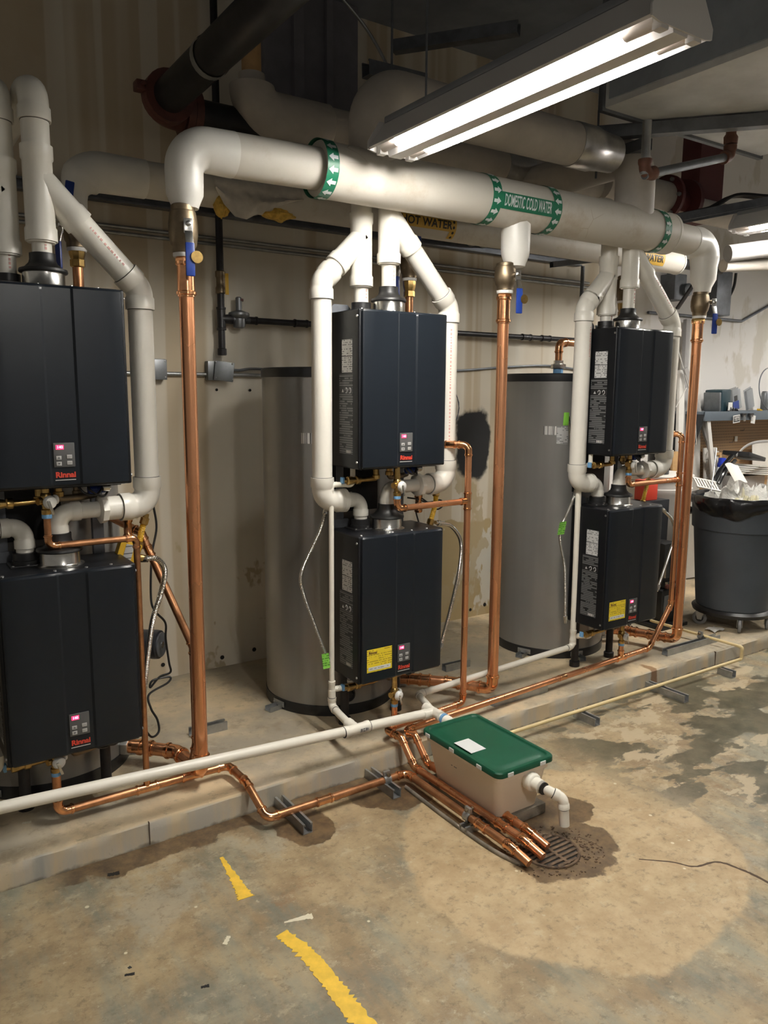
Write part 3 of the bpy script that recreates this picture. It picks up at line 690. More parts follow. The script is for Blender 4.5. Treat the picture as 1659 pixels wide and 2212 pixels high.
# ---- wall services: long strut, two conduits, gas line, junction boxes
wy = 1.375
z_s = A(380, 445, wy).z
strut('strut_channel', 'long dark strut channel running along the back wall', (-1.2, wy+.02, z_s), (A(1250, 572, wy).x, wy+.02, z_s), up=-Y_, w_=.055, mat='galv_dark')
for k, (px, py) in enumerate(((690, 541), (690, 553))):
    zz = A(px, py, wy).z
    S('conduit', G().cyl((-1.2, wy+.012, zz), (A(1275, 612, wy).x, wy+.012, zz), .0095, 10), 'galv', ('upper of the two thin steel conduits along the back wall', 'lower of the two thin steel conduits along the back wall')[k], 'conduit', 'thin wall conduits')
gx = A(478, 690, 1.34).x; gz = A(500, 690, 1.34).z
gas = T('gas_line', 'black iron gas line with a grey regulator on the back wall', 'pipe', (gx, 1.34, 1.8))
P('pipe', G().cyl((gx, 1.34, A(484, 765, 1.34).z), (gx, 1.34, 3.8), .019, 14), 'black_iron', gas)
P('drip_cap', G().lathe((gx, 1.34, A(484, 768, 1.34).z), Z_, [(.021, 0), (.025, .003), (.025, .035), (.02, .038)], 10), 'black_iron', gas)
P('tee', sleeve((gx, 1.34, gz), Z_, .12, .0195, 'iron', 14).ring_sweep([(V((gx, 1.34, gz)), X_, .023), (V((gx+.05, 1.34, gz)), X_, .026), (V((gx+.062, 1.34, gz)), X_, .026)], 14), 'black_iron', gas)
P('gas_valve', G().lathe((gx, 1.34, A(478, 610, 1.34).z-.06), Z_, [(.021, 0), (.027, .005), (.027, .03), (.022, .04), (.022, .08), (.027, .09), (.027, .115), (.021, .12)], 12), 'bronze', gas)
hz = A(478, 600, 1.34).z; P('valve_handle', G().obox((gx+.022, 1.305, hz-.035), X_, Y_, Z_, .010, .003, .055, .003), 'yellow_plastic', gas, 'yellow lever handle')
rg = V((gx+.10, 1.335, gz))
P('regulator', G().lathe(rg-Z_*.045, Z_, [(.02, 0), (.03, .004), (.034, .02), (.034, .05), (.055, .062), (.058, .07), (.055, .082), (.03, .09), (.017, .095), (.017, .16), (.012, .165)], 18).ring_sweep([(rg-X_*.05, X_, .02), (rg+X_*.06, X_, .02)], 14), 'jbox', gas, 'grey gas pressure regulator')
P('vent_plug', G().lathe(rg+V((.012, -.005, .098)), Z_, [(.014, 0), (.014, .012), (.01, .014)], 8), 'red_paint', gas)
xe = A(1240, 738, 1.34).x
P('pipe', G().cyl((rg.x+.05, 1.335, gz), (xe, 1.335, gz), .017, 14), 'black_iron', gas)
for px in (540, 650, 1138, 1180):
    P('coupling', sleeve((A(px, 700, 1.335).x, 1.335, gz), X_, .085, .0175, 'iron', 12), 'black_iron', gas)
for px, py, rot, lab in ((337, 797, 0, 'grey junction box behind the left white vent pipe'), (468, 801, .12, 'grey junction box with a tilted cover left of the middle tank')):
    p = A(px, py, 1.36); jb = T('junction_box', lab, 'junction box', (p.x, 1.36, p.z-.05), 'wall junction boxes')
    P('box_body', G().box(p.x-.052, p.x+.052, 1.352, YW, p.z-.052, p.z+.052, .006), 'jbox', jb)
    off = .03 if rot else 0
    P('box_cover', G().obox((p.x+off, 1.343-off*.5, p.z-.003), (cos(rot), -rot*2.2, -sin(rot)), (rot*2.2, 1, 0), (sin(rot), 0, cos(rot)), .052, .003, .052, .0028), 'jbox', jb)
    for sx, sz in ((-1, -1), (1, -1), (-1, 1), (1, 1)):
        P('screw', G().lathe((p.x+off+sx*.042, 1.342-off*.5-sx*rot*.1, p.z+sz*.042-sx*rot*.04), -Y_, [(.005, 0), (.004, .004), (0, .0045)], 8), 'screw', jb)
cz = A(400, 808, 1.375).z
S('conduit', G().cyl((A(200, 805, 1.375).x, 1.382, cz), (A(600, 812, 1.375).x, 1.382, cz), .011, 12), 'galv', 'steel conduit joining the two junction boxes', 'conduit')
S('flex_conduit', G().tube(spline([A(485, 797, 1.37), A(515, 800, 1.37), A(545, 797, 1.37), A(600, 800, 1.37), A(760, 812, 1.38), A(1000, 800, 1.385), A(1080, 794, 1.385), A(1180, 790, 1.385), A(1260, 800, 1.385)], 8), .0075, 8), 'galv_dark', 'thin grey cable running along the wall behind the tanks', 'cable')
S('wire_coil', G().tube([A(978+14*cos(a_), 880+34*sin(a_), 1.385) + Y_*(.004*k%.01) for k, a_ in enumerate([i*.35 for i in range(38)])], .003, 6), 'galv_dark', 'small coil of wire on the wall behind the middle vent pipe', 'wire')

# ================================================================== storage tanks
TZ = 1.79
def tank(x, y, label, feet, r=.336):
    t = T('storage_tank', label, 'water tank', (x, y, HC), 'grey storage tanks')
    P('shell', G().lathe((x, y, HC+.05), Z_, [(r, 0), (r, TZ-HC-.085)], 72), 'tank_grey', t)
    P('base_ring', G().lathe((x, y, HC), Z_, [(r+.003, 0), (r+.004, .004), (r+.004, .052), (r-.004, .055)], 72), 'tank_black', t, 'black base ring')
    P('top_cap', G().lathe((x, y, TZ-.045), Z_, [(r+.003, 0), (r+.004, .004), (r+.004, .04), (r-.004, .046), (.02, .052)], 72), 'tank_black', t, 'black top cap')
    for a in feet:
        d = V((cos(a), sin(a), 0)); s = V((-sin(a), cos(a), 0)); c = V((x, y, 0))
        P('foot_bracket', G().obox(c+d*(r+.040)+Z_*(HC+.003), d, s, Z_, .036, .022, .002).obox(c+d*(r+.040)+s*.021+Z_*(HC+.014), d, s, Z_, .036, .0015, .012).obox(c+d*(r+.040)-s*.021+Z_*(HC+.014), d, s, Z_, .036, .0015, .012).obox(c+d*(r+.0065)+Z_*(HC+.028), d, s, Z_, .002, .042, .014, .001), 'galv', t, 'galvanised floor bracket')
        for k in (-1, 1): P('screw', G().lathe(c+d*(r+.008)+s*.034*k+Z_*(HC+.028), d, [(.006, 0), (.005, .005), (0, .006)], 8), 'screw', t)
    return t
TK = [(.545, .73), (1.963, .75), (3.557, .718)]
ta_ = tank(*TK[0], 'grey storage tank mostly hidden behind the left heaters', [3.9, -.4])
tb1 = tank(*TK[1], 'tall grey storage tank behind the middle heaters', [3.33, 5.9])
tc1 = tank(*TK[2], 'tall grey storage tank behind the right heaters', [3.5, 4.45, 5.9])
def tank_patch(tk, px, py, w_, h_, mat, name='sticker', label=None):
    x, y = TK[tk]; r = .3365
    p = A(px, py, y-.3)
    for _ in range(12):                                   # walk to the tank surface
        dy = -sqrt(max(1e-6, r*r-(p.x-x)**2)) if abs(p.x-x) < r else 0
        p = A(px, py, (p.y+y+dy)/2)
    a0 = math.atan2(p.y-y, p.x-x); f = lambda u, v: V((x+cos(a0+(u-.5)*w_/r)*(r+.0012), y+sin(a0+(u-.5)*w_/r)*(r+.0012), p.z+(v-.5)*h_))
    return P(name, G().grid(8, 2, f), mat, [ta_, tb1, tc1][tk], label)
tank_patch(1, 664, 947, .075, .05, 'barcode', 'barcode_sticker', 'white bar code sticker')
tank_patch(2, 1188, 930, .075, .05, 'barcode', 'barcode_sticker', 'white bar code sticker')
tank_patch(2, 1215, 940, .065, .10, 'label_white', 'warning_sticker', 'white warning sticker')
for tk, px, py in ((1, 752, 1500), (2, 1280, 1345)):
    x, y = TK[tk]; p = A(px, py, y-.32); P('drain_port', G().lathe((p.x, y-sqrt(max(0, .336**2-(p.x-x)**2))-.002, p.z), -Y_, [(.034, 0), (.036, .004), (.030, .012), (.026, .012), (.020, .002)], 18), 'black_plastic', [ta_, tb1, tc1][tk])

# ================================================================== heater racks
ST_ = [dict(x=.545, y=.08), dict(x=1.963, y=.08), dict(x=3.505, y=.03)]
ZU, ZL, HH = 1.35, .388, .67
for k, s in enumerate(ST_):
    x, y = s['x'], s['y']; yb = y+.29
    t = T('heater_rack', ('dark steel rack carrying the left pair of heaters', 'dark steel rack carrying the middle pair of heaters', 'dark steel rack carrying the right pair of heaters')[k], 'rack', (x, yb, HC), 'heater racks')
    for sx in (-.17, .17):
        P('post', G().box(x+sx-.02, x+sx+.02, yb-.012, yb+.018, ZL-.01, 2.02), 'galv_dark', t)
    for z in (.45, 1.0, 1.40, 1.98): P('cross_rail', G().box(x-.20, x+.20, yb-.018, yb-.004, z-.02, z+.02), 'galv', t)
    P('back_panel', G().box(x-.215, x+.04, yb-.008, yb+.001, ZL+HH+.07, ZU+.02), 'heater_body', t, 'dark back plate between the heaters')
    for sx in (-.15, .15): P('leg_post', G().cyl((x+sx, yb-.02, HC), (x+sx, yb-.02, ZL+.06), .021, 14).lathe((x+sx, yb-.02, HC), Z_, [(.03, 0), (.03, .03), (.021, .034)], 14), 'black_iron', t, 'black pipe leg')

# ================================================================== tankless heaters
def make_heater(loc):
    x, y, z = loc; t = T('tankless_heater', '', 'water heater', loc, 'black tankless water heaters'); L = V(loc)
    hw, D = .222, .27
    P('cabinet', G().box(x-.232, x+.232, y+.014, y+D, z, z+HH, .008, 3), 'heater_body', t)
    # front cover: pillowed sheet with a shallow recessed centre strip
    xsn = [-hw, -hw+.004, -hw+.012, -.15, -.08, -.042, -.034, -.02, .02, .054, .062, .12, .17, hw-.012, hw-.004, hw]
    zsn = [0, .003, .010, .02, .10, .25, .40, .55, HH-.02, HH-.010, HH-.003, HH]
    def e(d): return 0 if d > .012 else .012-sqrt(max(0, .012**2-(.012-d)**2))
    rc = .018; g = G(); nx, nz = len(xsn), len(zsn)
    for zz in zsn:
        dz = min(zz, HH-zz); sh = 0 if dz > rc else rc-sqrt(max(0, rc*rc-(rc-dz)**2))
        for xx in xsn:
            q = max(-hw+sh, min(hw-sh, xx)) if abs(xx) > hw-.03 else xx
            yy = e(min(hw-abs(xx), .02))+e(min(dz, .02)); yy = min(yy, .014)
            if -.034 <= xx <= .054: yy += .0045
            g.v.append(L+V((q, yy, zz)))
    for j in range(nz-1):
        for i in range(nx-1): g.f.append((j*nx+i, j*nx+i+1, (j+1)*nx+i+1, (j+1)*nx+i))
    loop = [i for i in range(nx)]+[j*nx+nx-1 for j in range(1, nz)]+[(nz-1)*nx+i for i in range(nx-2, -1, -1)]+[j*nx for j in range(nz-2, 0, -1)]
    b = len(g.v)
    for i in loop: p = g.v[i]; g.v.append(V((p.x, y+.022, p.z)))
    for k in range(len(loop)): k2 = (k+1) % len(loop); g.f.append((loop[k], loop[k2], b+k2, b+k))
    P('front_cover', g, 'heater_front', t, ang=28)
    for sx, zz in ((-.2323, .03), (-.2323, HH-.03), (.2323, .03), (.2323, HH-.03)):
        P('screw', G().lathe(L+V((sx, .026, zz)), (1 if sx > 0 else -1, 0, 0), [(.006, 0), (.005, .0035), (0, .004)], 8), 'screw', t)
    for sx in (-.205, -.04, .065, .15): P('screw', G().lathe(L+V((sx, .035, HH)), Z_, [(.006, 0), (.005, .0035), (0, .004)], 8), 'screw', t)
    cp = P('control_panel', G().box(x-.028, x+.040, y+.0005, y+.0052, z+.070, z+.152, .0015), 'panel_grey', t, 'grey control panel')
    P('display', G().box(x-.020, x+.005, y-.0008, y+.002, z+.130, z+.145), 'display_red', cp, 'glowing red digital display')
    P('digits', text_flat('140', .013, L+V((-.0075, -.0010, .1375)), X_, Z_, .0003, .0006), 'digit_glow', cp)
    for bx, bz in ((-.012, .102), (-.012, .082), (.022, .105), (.022, .084)):
        P('button', G().box(x+bx-.0085, x+bx+.0085, y-.0012, y+.002, z+bz-.0065, z+bz+.0065, .001), 'button', cp)
    for bz, s in ((.102, 1), (.082, -1)): P('arrow_mark', G().prism([(-.0045, -.003*s), (.0045, -.003*s), (0, .0035*s)], L+V((-.012, -.0013, bz)), X_, Z_, -Y_, .0004), 'print_grey', cp)
    for bz in (.105, .084): P('button_print', text_flat('▬▬' if False else '---', .012, L+V((.022, -.0012, bz+.001)), X_, Z_, 0, .0005), 'print_grey', cp)
    lg = P('logo', text_flat('Rinnai', .026, L+V((.008, .0040, .043)), X_, Z_, .0011, .0012, 1.02), 'logo_red', t, 'red maker lettering')
    P('slogan_line', G().box(x-.026, x+.040, y+.0028, y+.0040, z+.0245, z+.0275), 'button', t)
    # prints on the left side
    P('rating_label', G().box(x-.2334, x-.2318, y+.068, y+.150, z+.480, z+.548), 'label_white', t, 'white rating label')
    P('rating_label', G().box(x-.2334, x-.2318, y+.068, y+.150, z+.410, z+.477), 'label_white', t, 'white rating label')
    il = P('instruction_label', G().box(x-.2332, x-.2318, y+.062, y+.172, z+.062, z+.403), 'label_dark', t, 'black instruction label with fine grey print')
    P('mark_panel', G().box(x-.2338, x-.2330, y+.062, y+.172, z+.318, z+.350), 'black_plastic', il)
    for yy, w_ in ((.082, .0105), (.112, .0105)):
        P('approval_mark', G().ring_sweep([(L+V((-.2342, yy+cos(a)*.0075, .334+sin(a)*.0105)), V((0, -sin(a), cos(a))), .0022) for a in [i*.25 for i in range(22)]], 6), 'button', il)
    P('approval_mark', G().prism([(-.008, -.006), (.008, -.006), (0, .008)], L+V((-.2338, .142, .332)), Y_, Z_, -X_, .0006), 'button', il)
    P('serial_code', G().box(x-.2336, x-.2318, y+.075, y+.115, z+.066, z+.078), 'barcode', il)
    # flue and air intake on top
    fx, fy = x, y+.14
    fc = P('flue_collar', G().lathe((fx, fy, z+HH-.004), Z_, [(.082, 0), (.082, .006), (.070, .010), (.068, .013), (.068, .056), (.064, .058)], 36), 'steel', t, 'bright steel flue collar')
    P('flue_gasket', G().lathe((fx, fy, z+HH+.048), Z_, [(.066, 0), (.077, .002), (.079, .006), (.077, .014), (.060, .020), (.046, .034), (.042, .046), (.042, .066), (.034, .068)], 32), 'black_rubber', t, 'black rubber flue gasket')
    ix, iy_ = x-.105, y+.20
    P('intake_collar', G().box(ix-.058, ix+.058, iy_-.05, iy_+.05, z+HH-.002, z+HH+.005, .002).lathe((ix, iy_, z+HH), Z_, [(.046, 0), (.046, .018), (.043, .02), (.043, .045), (.036, .046)], 28), 'black_plastic', t, 'black air intake collar')
    for sx, sy_ in ((-.048, -.04), (.048, -.04), (0, -.045)): P('screw', G().lathe((ix+sx, iy_+sy_, z+HH+.004), Z_, [(.0055, 0), (.005, .003), (0, .0035)], 8), 'screw', t)
    P('mounting_bracket', G().prism([(-.05, 0), (.05, 0), (.05, .035), (.035, .05), (-.035, .05), (-.05, .035)], (x-.17, y+D-.004, z+HH-.01), X_, Z_, Y_, .004).prism([(-.05, 0), (.05, 0), (.05, .04), (-.05, .04)], (x-.06, y+D-.004, z+HH-.01), X_, Z_, Y_, .004), 'galv_dark', t)
    P('bottom_plate', G().box(x-.20, x+.20, y+.04, y+D-.02, z-.006, z+.004), 'heater_body', t)
    # connections underneath
    for fx_, fy_, r_, h_, m_ in ((-.055, .15, .014, .06, 'brass'), (.005, .13, .014, .045, 'brass'), (.075, .17, .012, .05, 'bronze')):
        P('pipe_fitting', G().lathe(L+V((fx_, fy_, 0)), -Z_, [(r_*1.3, 0), (r_*1.3, .012), (r_, .014), (r_, h_-.018), (r_*1.35, h_-.016), (r_*1.35, h_), (r_*.8, h_+.002)], 8), m_, t)
    sv = P('service_valve', G().tube(fillet([L+V((-.055, .15, -.045)), L+V((-.055, .15, -.06)), L+V((-.13, .15, -.062)), L+V((-.225, .16, -.062))], .02), .0110, 12).lathe(L+V((-.14, .151, -.062)), -X_, [(.017, 0), (.019, .003), (.019, .02), (.014, .024), (.019, .05), (.019, .065), (.014, .068)], 12), 'brass', t, 'brass service valve')
    P('valve_handle', G().box(x-.232, x-.220, y+.148, y+.172, z-.075, z-.045, .004), 'blue_tape', sv, 'blue valve handle')
    P('connector_pipe', G().tube(fillet([L+V((.005, .13, -.03)), L+V((.005, .13, -.055)), L+V((.085, .15, -.055)), L+V((.15, .20, -.055))], .02), .0125, 12), 'bronze', t)
    P('wiring', G().tube(spline([L+V((.06, .10, 0)), L+V((.085, .09, -.035)), L+V((.13, .11, -.045)), L+V((.16, .13, -.02)), L+V((.18, .15, 0))], 6), .0045, 8).tube(spline([L+V((.10, .12, 0)), L+V((.11, .10, -.03)), L+V((.16, .13, -.055)), L+V((.19, .18, -.03)), L+V((.19, .2, 0))], 6), .004, 8), 'black_rubber', t)
    P('valve_body', G().lathe(L+V((.11, .15, -.03)), X_, [(.015, 0), (.018, .003), (.018, .03), (.014, .034), (.014, .06)], 12), 'blue_plastic', t)
    P('valve_body', G().lathe(L+V((.155, .13, -.022)), X_, [(.012, 0), (.016, .003), (.016, .025), (.011, .03)], 12), 'steel', t)
    return t
hl = ['upper black tankless heater of the left pair, beside the tall copper drop', 'lower black tankless heater of the left pair, above the white drain pipe',
      'upper black tankless heater of the middle pair, under the bright light', 'lower black tankless heater of the middle pair, with a yellow notice',
      'upper black tankless heater of the right pair, farthest from the camera', 'lower black tankless heater of the right pair, with a yellow notice']
proto = make_heater((ST_[1]['x'], ST_[1]['y'], ZU)); proto['label'] = hl[2]; heaters = {(1, 0): proto}
for k in range(3):
    for j, zz in ((0, ZU), (1, ZL)):
        if (k, j) == (1, 0): continue
        h = copy_tree(proto); h.location = V((ST_[k]['x'], ST_[k]['y'], zz)); ORG[h] = V(h.location)
        for ch in h.children_recursive: ORG[ch] = V(h.location)
        h['label'] = hl[k*2+j]; heaters[(k, j)] = h
for k in (1, 2):
    x, y, z = ST_[k]['x'], ST_[k]['y'], ZL
    nl = P('notice_label', G().box(x-.196, x-.062, y-.0012, y+.001, z+.052, z+.158), 'label_yellow', heaters[(k, 1)], 'yellow notice sticker')
    P('notice_heading', text_flat('Rinnai', .018, (x-.165, y-.0014, z+.142), X_, Z_, .0006, .0006), 'maroon', nl)
    P('notice_strip', G().box(x-.188, x-.070, y-.0018, y-.0010, z+.060, z+.076), 'label_paper', nl)

# ================================================================== vent pipes
R3, R2 = .0445, .0302
def wye(root, c, d, b, r, Lm, Bm, up_):
    """vertical wye: main sleeve, branch leaving c along b"""
    g = sleeve(c+V((0, 0, (up_-Lm/2))), d, Lm, r, 'pvc', 22); h = HUB['pvc']
    st = [(c, b, r*1.07), (c+b*.02, b, r*1.07)] + [(c+b*(Bm-x*r), b, k*r) for x, k in reversed(h)]
    g.ring_sweep(st, 22); return P('wye', g, 'pvc', root)
def prints(root, p0, p1, r, side, n_=9, mat='print_red', f0=.1, f1=.9):
    d = (p1-p0).normalized(); s = (V(side)-d*V(side).dot(d)).normalized(); e = d.cross(s); g = G(); L = (p1-p0).length
    t_ = f0*L
    while t_ < f1*L:
        w_ = random.uniform(.004, .012); c = p0+d*(t_+w_/2)+s*(r+.0004); g.obox(c, d, e, s, w_/2, .0034, .0005); t_ += w_+random.uniform(.004, .010)
    return P('pipe_print', g, mat, root, 'faint printed line along the pipe')
def vent(kind, k, ax, rv, zE, zl, ztop, label, cutz=None):
    """ax: (x,y) of the flue axis, rv: (x,y) of the outer vertical leg"""
    ax = V((*ax, 0)); rv = V((*rv, 0)); s = 1 if rv.x > ax.x else -1
    t = T('vent_pipe', label, 'vent pipe', (rv.x, rv.y, zl-.1), 'white vent pipes')
    dist = (rv-ax).length; zb = zE+dist; c = V((ax.x, ax.y, zb)); cE = V((rv.x, rv.y, zE)); b = (cE-c).normalized()
    top = ZU+HH+(.114 if kind == 'exhaust' else .045)
    zwb = zb-.205                                            # bottom hub of the wye
    wye(t, c, Z_, b, R3, .305, .185, .10)
    st = P('stub_pipe', G().cyl((ax.x, ax.y, top-.02), (ax.x, ax.y, zwb+.02), R2+.002, 20), 'pvc', t)
    P('reducer_bushing', G().lathe((ax.x, ax.y, zwb-.006), Z_, [(R2+.002, 0), (.045, .001), (.045, .012)], 22), 'pvc', t)
    # up from the wye and back through the wall
    zt = ztop
    run(t, [(ax.x, ax.y, zb+.06), (ax.x, ax.y, zt), (ax.x, YW+.02, zt)], R3, 'pvc', 'pvc', 'pvc', R=.062, seg=22)
    # diagonal, elbow, long vertical, lower elbow, coupling
    sweep_end = V((ax.x, ax.y, zl)); dl = (sweep_end-V((rv.x, rv.y, zl))); hx = dl.normalized()
    cpl = V((rv.x, rv.y, zl))+hx*(.175 if kind == 'exhaust' else .105)
    run(t, [c+b*.15, cE, (rv.x, rv.y, zl), cpl], R3, 'pvc', 'pvc', 'pvc', R=.062, seg=22)
    P('coupling', G().lathe(cpl-hx*.012, hx, [(R3*1.0, 0), (R3*1.20, .001), (R3*1.22, .022), (R3*1.05, .026), (R2*1.1, .028)], 8 if kind == 'exhaust' else 22), 'pvc', t)
    zb2 = ZL+HH+(.108 if kind == 'exhaust' else .042)
    run(t, [cpl, sweep_end, (ax.x, ax.y, zb2-.01)], R2, 'pvc', 'pvc', 'pvc', R=.045, seg=20)
    front = V((-.35 if s > 0 else .15, -1, 0))
    if (kind, k) in (('exhaust', 1), ('intake', 2)): prints(t, V((rv.x, rv.y, zl+.15)), V((rv.x, rv.y, zE-.08)), R3, front, f0=.1 if k == 1 else .75, f1=.97)
    if kind == 'exhaust' and k != 1: prints(t, c+b*.2, cE-b*.08, R3, V((0, -1, .2)), f0=.05, f1=.9)
    prints(t, V((ax.x, ax.y, top)), V((ax.x, ax.y, zwb)), R2+.002, V((.2, -1, 0)), f0=.25)
    return t
vl = ['white intake vent at the left edge of the photo', 'white exhaust vent right of the left heaters, turning back into the wall',
      'white intake vent looping down left of the middle heaters', 'white exhaust vent right of the middle heaters',
      'white intake vent looping down left of the right heaters', 'white exhaust vent right of the right heaters']
vent('intake', 0, (.44, .28), (.235, .28), 2.13, 1.195, 2.66, vl[0])
vent('exhaust', 0, (.545, .22), (.877, .25), 2.045, 1.245, 2.665, vl[1])
vent('intake', 1, (1.858, .28), (1.658, .28), 2.14, 1.195, 2.67, vl[2])
vent('exhaust', 1, (1.963, .22), (2.325, .25), 2.075, 1.245, 2.67, vl[3])
vent('intake', 2, (3.40, .23), (3.225, .23), 2.13, 1.185, 2.67, vl[4])
vent('exhaust', 2, (3.505, .17), (3.880, .16), 2.075, 1.245, 2.67, vl[5])

# ================================================================== copper cold drops
RC = .0272
drops = [(1.008, .118), (2.575, .145), (4.09, .14)]
tops = [2.155, 2.145, 2.115]
path = [[AZ(383, 1624, .17), AZ(292, 1612, .17)], [AZ(978, 1474, .17), AZ(897, 1467, .17)], [AZ(1412, 1372, .17), AZ(1350, 1361, .17)]]
dl_ = ['tall copper cold water drop beside the left heaters', 'tall copper cold water drop between the middle and right tanks', 'tall copper cold water drop at the right, in front of the trash can']
for k in range(3):
    x, y = drops[k]; t = T('copper_pipe', dl_[k], 'pipe', (x, y, .14), 'cold water copper drops')
    tx, ty = TK[k]; dirn = (V((tx, ty, 0))-V((path[k][1].x, path[k][1].y, 0))).normalized()
    endp = V((tx, ty, .17))-dirn*.335
    if (endp-path[k][1]).length < .05: pts = [(x, y, tops[k]-.03), (x, y, .17), path[k][0], endp]
    else: pts = [(x, y, tops[k]-.03), (x, y, .17), path[k][0], path[k][1]+(path[k][1]-path[k][0])*.02, endp]
    run(t, pts, RC, 'cu', 'copper', 'copper_fitting', R=.040, seg=20)
    q = path[k][0].lerp(path[k][1], .75)
    P('coupling', sleeve(q, path[k][1]-path[k][0], .075, RC, 'cu', 18), 'copper_fitting', t)
    P('tank_flange', G().lathe(endp-dirn*.03, -dirn*-1, [(.040, 0), (.042, .004), (.042, .03), (.030, .034)], 6), 'galv', t)
    z0 = tops[k]
    P('press_coupling', sleeve((x, y, z0-.075), Z_, .13, RC*1.05, 'cu', 20), 'copper_fitting', t)
    P('adapter', G().lathe((x, y, z0-.035), Z_, [(RC*1.12, 0), (RC*1.35, .006), (RC*1.35, .028), (RC*1.15, .034), (RC*1.2, .05)], 6), 'copper_fitting' if k < 2 else 'brass', t)

def ball_valve(x, y, z0, z1, hdir, label, tag=True, hl_=.115, mat='bronze', lat=0):
    t = T('ball_valve', label, 'valve', (x, y, z0), 'ball valves'); h = z1-z0
    P('valve_body', G().lathe((x, y, z0), Z_, [(.036, 0), (.040, .004), (.040, .022), (.046, .030), (.052, h*.40), (.052, h*.62), (.046, h*.85), (.042, h*.87), (.042, h*.97), (.036, h)], 24), mat, t)
    P('thread_tape', G().lathe((x, y, z0-.012), Z_, [(.037, 0), (.039, .004), (.039, .014), (.034, .016)], 16), 'white_tag', t)
    d = V(hdir).normalized(); s = d.cross(Z_); c = V((x, y, z0+h*.55))+s*lat
    P('stem', G().lathe(c+d*.045, d, [(.014, 0), (.014, .018), (.008, .02), (.008, .034)], 12), 'steel', t)
    lv = P('lever', G().obox(c+d*.071-Z_*.008, s, d, Z_, .016, .002, .026, .0018).obox(c+d*.080-Z_*.05, s, (d+Z_*.30).normalized(), (Z_-d*.30).normalized(), .014, .002, .026, .0018), 'steel', t)
    P('stem_nut', G().lathe(c+d*.073, d, [(.010, 0), (.010, .008), (.006, .010)], 6), 'steel', lv)
    P('handle_grip', G().obox(c+d*.086-Z_*(.066+hl_/2), s, d, Z_, .0165, .0055, hl_/2, .0052), 'blue_plastic', t, 'blue plastic handle grip')
    if tag:
        q = c+d*.094+s*(-.022)-Z_*.115
        g = S('valve_tag', G().lathe(q, d+V((0, -.3, 0)), [(.0, 0), (.021, .0005), (.021, .0018), (.0, .002)], 24), 'brass', 'round brass tag hanging from '+label.replace('bronze ball valve', 'the valve'), 'tag', 'brass valve tags')
    return t
ball_valve(1.005, .122, 2.165, 2.335, (-.10, -1, 0), 'bronze ball valve at the top of the left copper drop')
ball_valve(2.575, .14, 2.155, 2.285, (-.12, -1, 0), 'bronze ball valve at the top of the middle copper drop', lat=-.022)
ball_valve(4.09, .135, 2.125, 2.265, (-.30, -1, 0), 'bronze ball valve at the top of the right copper drop', lat=-.040)

# hot outlets: up from each tank, across and up to a valve on the hot header
hv = [A(165, 520, .75).x, A(884, 640, .75).x, A(1352, 690, .72).x]
for k in range(3):
    tx, ty = TK[k]; x = hv[k]; cx_ = tx if k else tx-.06
    t = T('copper_pipe', ('short copper hot outlet behind the left heaters', 'short copper hot outlet behind the middle heaters', 'copper hot outlet rising from the right tank')[k], 'pipe', (tx, ty, TZ), 'hot water copper outlets')
    zz = 1.985
    run(t, [(cx_, ty, TZ+.075), (cx_, ty, zz), (x, .75, zz), (x, .75, 2.24)], .0215, 'cu', 'copper_dull', 'copper_fitting', R=.034, seg=16)
    P('tank_union', G().lathe((cx_, ty, TZ), Z_, [(.028, 0), (.028, .035), (.044, .036), (.046, .04), (.046, .062), (.03, .066), (.03, .085)], 6), 'steel', t, 'steel union on the tank top')
    P('dielectric_collar', G().lathe((cx_, ty, TZ+.004), Z_, [(.029, 0), (.030, .004), (.030, .03), (.028, .032)], 18), 'blue_tape', t, 'blue plastic collar')
    P('adapter', G().lathe((x, .75, 2.175), Z_, [(.024, 0), (.030, .004), (.030, .03), (.026, .032), (.032, .05), (.034, .07), (.034, .1)], 8), 'brass', t)
vb = ball_valve(hv[0], .75, 2.25, 2.40, (-.9, -.4, 0), 'dark bronze ball valve behind the left white vent', False)
for ch in vb.children:
    if ch.name.startswith(('handle_grip', 'lever')): pass
ball_valve(hv[1], .75, 2.27, 2.43, (-.2, .9, 0), 'dark bronze ball valve behind the middle white vents', False)
ball_valve(hv[2], .75, 2.27, 2.43, (-.2, .9, 0), 'dark bronze ball valve behind the right white vents', False)
S('valve_lever', G().obox(A(148, 425, .62), (.15, 0, 1), Y_, (1, 0, -.15), .06, .006, .017, .005), 'blue_plastic', 'raised blue lever left of the hot water elbow', 'handle')
S('valve_lever', G().obox(A(904, 525, .68), (.02, 0, 1), Y_, (1, 0, -.02), .035, .006, .014, .005), 'blue_plastic', 'blue lever end below the HOT WATER marker', 'handle')

